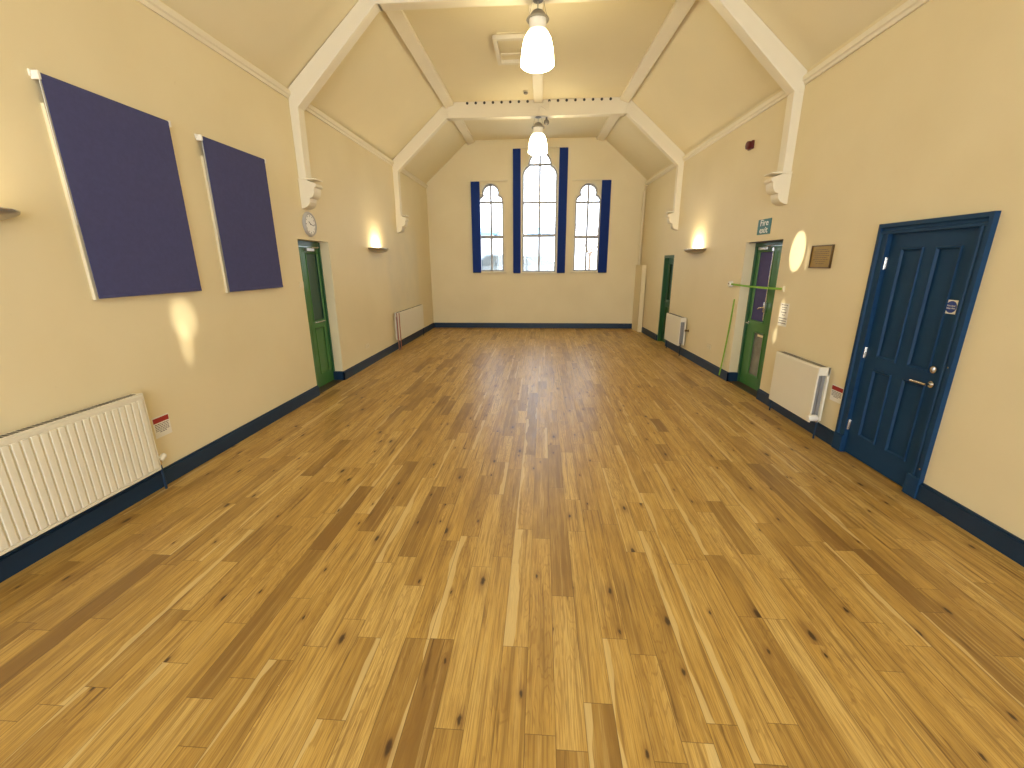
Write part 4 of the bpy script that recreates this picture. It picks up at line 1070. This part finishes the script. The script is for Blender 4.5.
car(-0.95, 21.0, 0.1, M_car2, 'pale greenish car parked outside the middle window')
# pale shed with a blue roof
M_pale = mat('pale_render', (0.72, 0.73, 0.74), 0.8)
M_blueroof = mat('light_blue_roof_sheet', (0.16, 0.46, 0.72), 0.5, var=0.05)
def shed(x0, x1, y, z0, zt, label):
    r = thing('shed', label, 'building', ((x0+x1)/2, y, 0.75)); h = (x1-x0)/2
    m_ = MB(); m_.box(-h, h, 0, 4, 0, z0-0.75); m_.build('walls', M_pale, r)
    m_ = MB(); m_.prism([(-0.25, z0-0.75), (2.0, zt-0.75), (4.25, z0-0.75), (4.25, z0-0.63), (2.0, zt-0.6), (-0.25, z0-0.63)], 'x', -h-0.2, h+0.2); m_.build('roof', M_blueroof, r)
    m_ = MB(); m_.box(-0.5, 0.5, -0.02, 0.03, 0, 2.1); m_.build('shed_door', M_win, r)
shed(-7.5, -3.10, 27.5, 3.55, 3.95, 'pale shed with a light blue roof outside the left lancet window')
shed(-1.0, 0.7, 34.0, 3.95, 4.45, 'small pale shed with a blue roof outside the middle window')
# bare winter tree
M_bark = mat('brown_bark', (0.20, 0.13, 0.09), 0.9, var=0.2)
def tree(x, y, label, seed):
    r = thing('bare_tree', label, 'tree', (x, y, 0.75)); rn = random.Random(seed)
    tr, br = MB(), MB()
    def grow(mb, p, d, L_, rad, lev):
        q = p + d*L_; mb.tube([p, p + d*L_*0.5 + Vector((rn.uniform(-1, 1), rn.uniform(-1, 1), 0))*L_*0.04, q], rad, 6, rad*0.65)
        if lev == 0: return
        for _ in range(3 if lev > 1 else 4):
            nd = (d + Vector((rn.uniform(-0.75, 0.75), rn.uniform(-0.75, 0.75), rn.uniform(-0.1, 0.5)))).normalized()
            grow(br, p + d*L_*rn.uniform(0.6, 1.0), nd, L_*rn.uniform(0.55, 0.78), rad*0.55, lev-1)
    grow(tr, Vector((0, 0, 0)), Vector((0.03, 0, 1)).normalized(), 1.5, 0.07, 4)
    tr.build('trunk', M_bark, r); br.build('branches', M_bark, r)
tree(1.95, 19.0, 'bare brown winter tree outside the right lancet window', 5)

# ------------------------------------------------------------------ light
w = bpy.data.worlds.new('overcast'); sc.world = w; w.use_nodes = True
nt = w.node_tree; bg = nt.nodes['Background']
tc = nt.nodes.new('ShaderNodeTexCoord'); sp = nt.nodes.new('ShaderNodeSeparateXYZ'); nt.links.new(tc.outputs['Generated'], sp.inputs['Vector'])
cr = nt.nodes.new('ShaderNodeValToRGB'); nt.links.new(sp.outputs['Z'], cr.inputs['Fac'])
cr.color_ramp.elements[0].color = (0.86, 0.93, 1.0, 1); cr.color_ramp.elements[1].color = (0.76, 0.88, 1.0, 1)
nt.links.new(cr.outputs['Color'], bg.inputs['Color']); bg.inputs['Strength'].default_value = 6.0

def portal(loc, rot, sx, sy):
    li = bpy.data.lights.new('daylight_portal', 'AREA'); li.shape = 'RECTANGLE'; li.size = sx; li.size_y = sy
    li.cycles.is_portal = True
    o = bpy.data.objects.new('daylight_portal', li); C.objects.link(o); o.location = loc; o.rotation_euler = rot
for nm, cx, loop, bars, lab in WIN:
    zb = loop[0][1]; zt = max(p[1] for p in loop); hw = loop[1][0]-cx
    portal((cx, YE+0.42, (zb+zt)/2), (-PI/2, 0, 0), 2*hw, zt-zb)
for a, c in rw: portal(((a+c)/2, YB-0.32, 2.035), (PI/2, 0, 0), c-a, 3.83)

# added point lights for assumed, unseen pendants over and behind the viewer
def room_lamp(y, e):
    li = bpy.data.lights.new('unseen_pendant_light', 'POINT'); li.energy = e; li.color = LAMP_COL; li.shadow_soft_size = 0.2
    o = bpy.data.objects.new('unseen_pendant_light', li); C.objects.link(o); o.location = (PX, y, 4.3)
room_lamp(2.1, 15); room_lamp(-1.6, 15)

# added spot lights, aimed through assumed rear windows, for bright patches on both walls
def patch_spot(src, dst, size_deg, sxyz, power, blend=0.35, roll=0.0):
    li = bpy.data.lights.new('added_patch_spot', 'SPOT'); li.energy = power; li.color = (1.0, 0.90, 0.66); li.shadow_soft_size = 0.01
    li.spot_size = math.radians(size_deg); li.spot_blend = blend
    o = bpy.data.objects.new('added_patch_spot', li); C.objects.link(o)
    d = (Vector(dst)-Vector(src)); q = d.to_track_quat('-Z', 'Y')
    o.location = src; o.rotation_mode = 'QUATERNION'; o.rotation_quaternion = q; o.scale = sxyz
GS = 1.0
patch_spot((-2.0, -5.5, 3.0), (XR, 5.45, 1.925), 2.3, (0.27, 1, 1), 19000*GS, 0.25)
patch_spot((-2.0, -5.5, 3.0), (XR, 5.235, 1.86), 1.6, (0.06, 1, 1), 7000*GS)
patch_spot((-2.0, -5.5, 3.0), (XR, 5.57, 1.20), 1.9, (0.16, 1, 1), 8000*GS, 0.8)
patch_spot((-2.0, -5.5, 3.0), (XR, 5.64, 0.90), 1.2, (0.20, 1, 1), 9000*GS, 0.8)
patch_spot((2.3, -5.5, 2.7), (XL, 3.60, 1.34), 2.5, (0.40, 1, 1), 6000*GS, 1.0)
patch_spot((2.3, -5.5, 2.7), (XL, 3.57, 1.12), 2.6, (0.20, 1, 1), 4000*GS, 1.0)

# ------------------------------------------------------------------ camera
cd = bpy.data.cameras.new('camera'); co = bpy.data.objects.new('camera', cd); C.objects.link(co)
F, PITCH, YAW, ROLL = 424.58, 0.27524, 0.070832, -0.0049918
cyw, syw, cp, sp_ = math.cos(YAW), math.sin(YAW), math.cos(PITCH), math.sin(PITCH)
fw = Vector((-syw*cp, cyw*cp, -sp_)); rt = Vector((cyw, syw, 0)); up = rt.cross(fw)
c_, s_ = math.cos(ROLL), math.sin(ROLL)
r2 = c_*rt + s_*up; u2 = -s_*rt + c_*up
co.matrix_world = Matrix(((r2.x, u2.x, -fw.x, 0), (r2.y, u2.y, -fw.y, 0), (r2.z, u2.z, -fw.z, 1.8), (0, 0, 0, 1)))
cd.sensor_fit = 'HORIZONTAL'; cd.sensor_width = 36; cd.lens = F*36/1024
cd.clip_start = 0.05; cd.clip_end = 200
sc.camera = co
vs = sc.view_settings
vs.view_transform = 'Standard'; vs.look = 'None'; vs.gamma = 1.0; vs.use_curve_mapping = False
vs.exposure = 0.24
sc.cycles.max_bounces = 10; sc.cycles.diffuse_bounces = 6; sc.cycles.sample_clamp_indirect = 4.0
sc.cycles.use_denoising = True
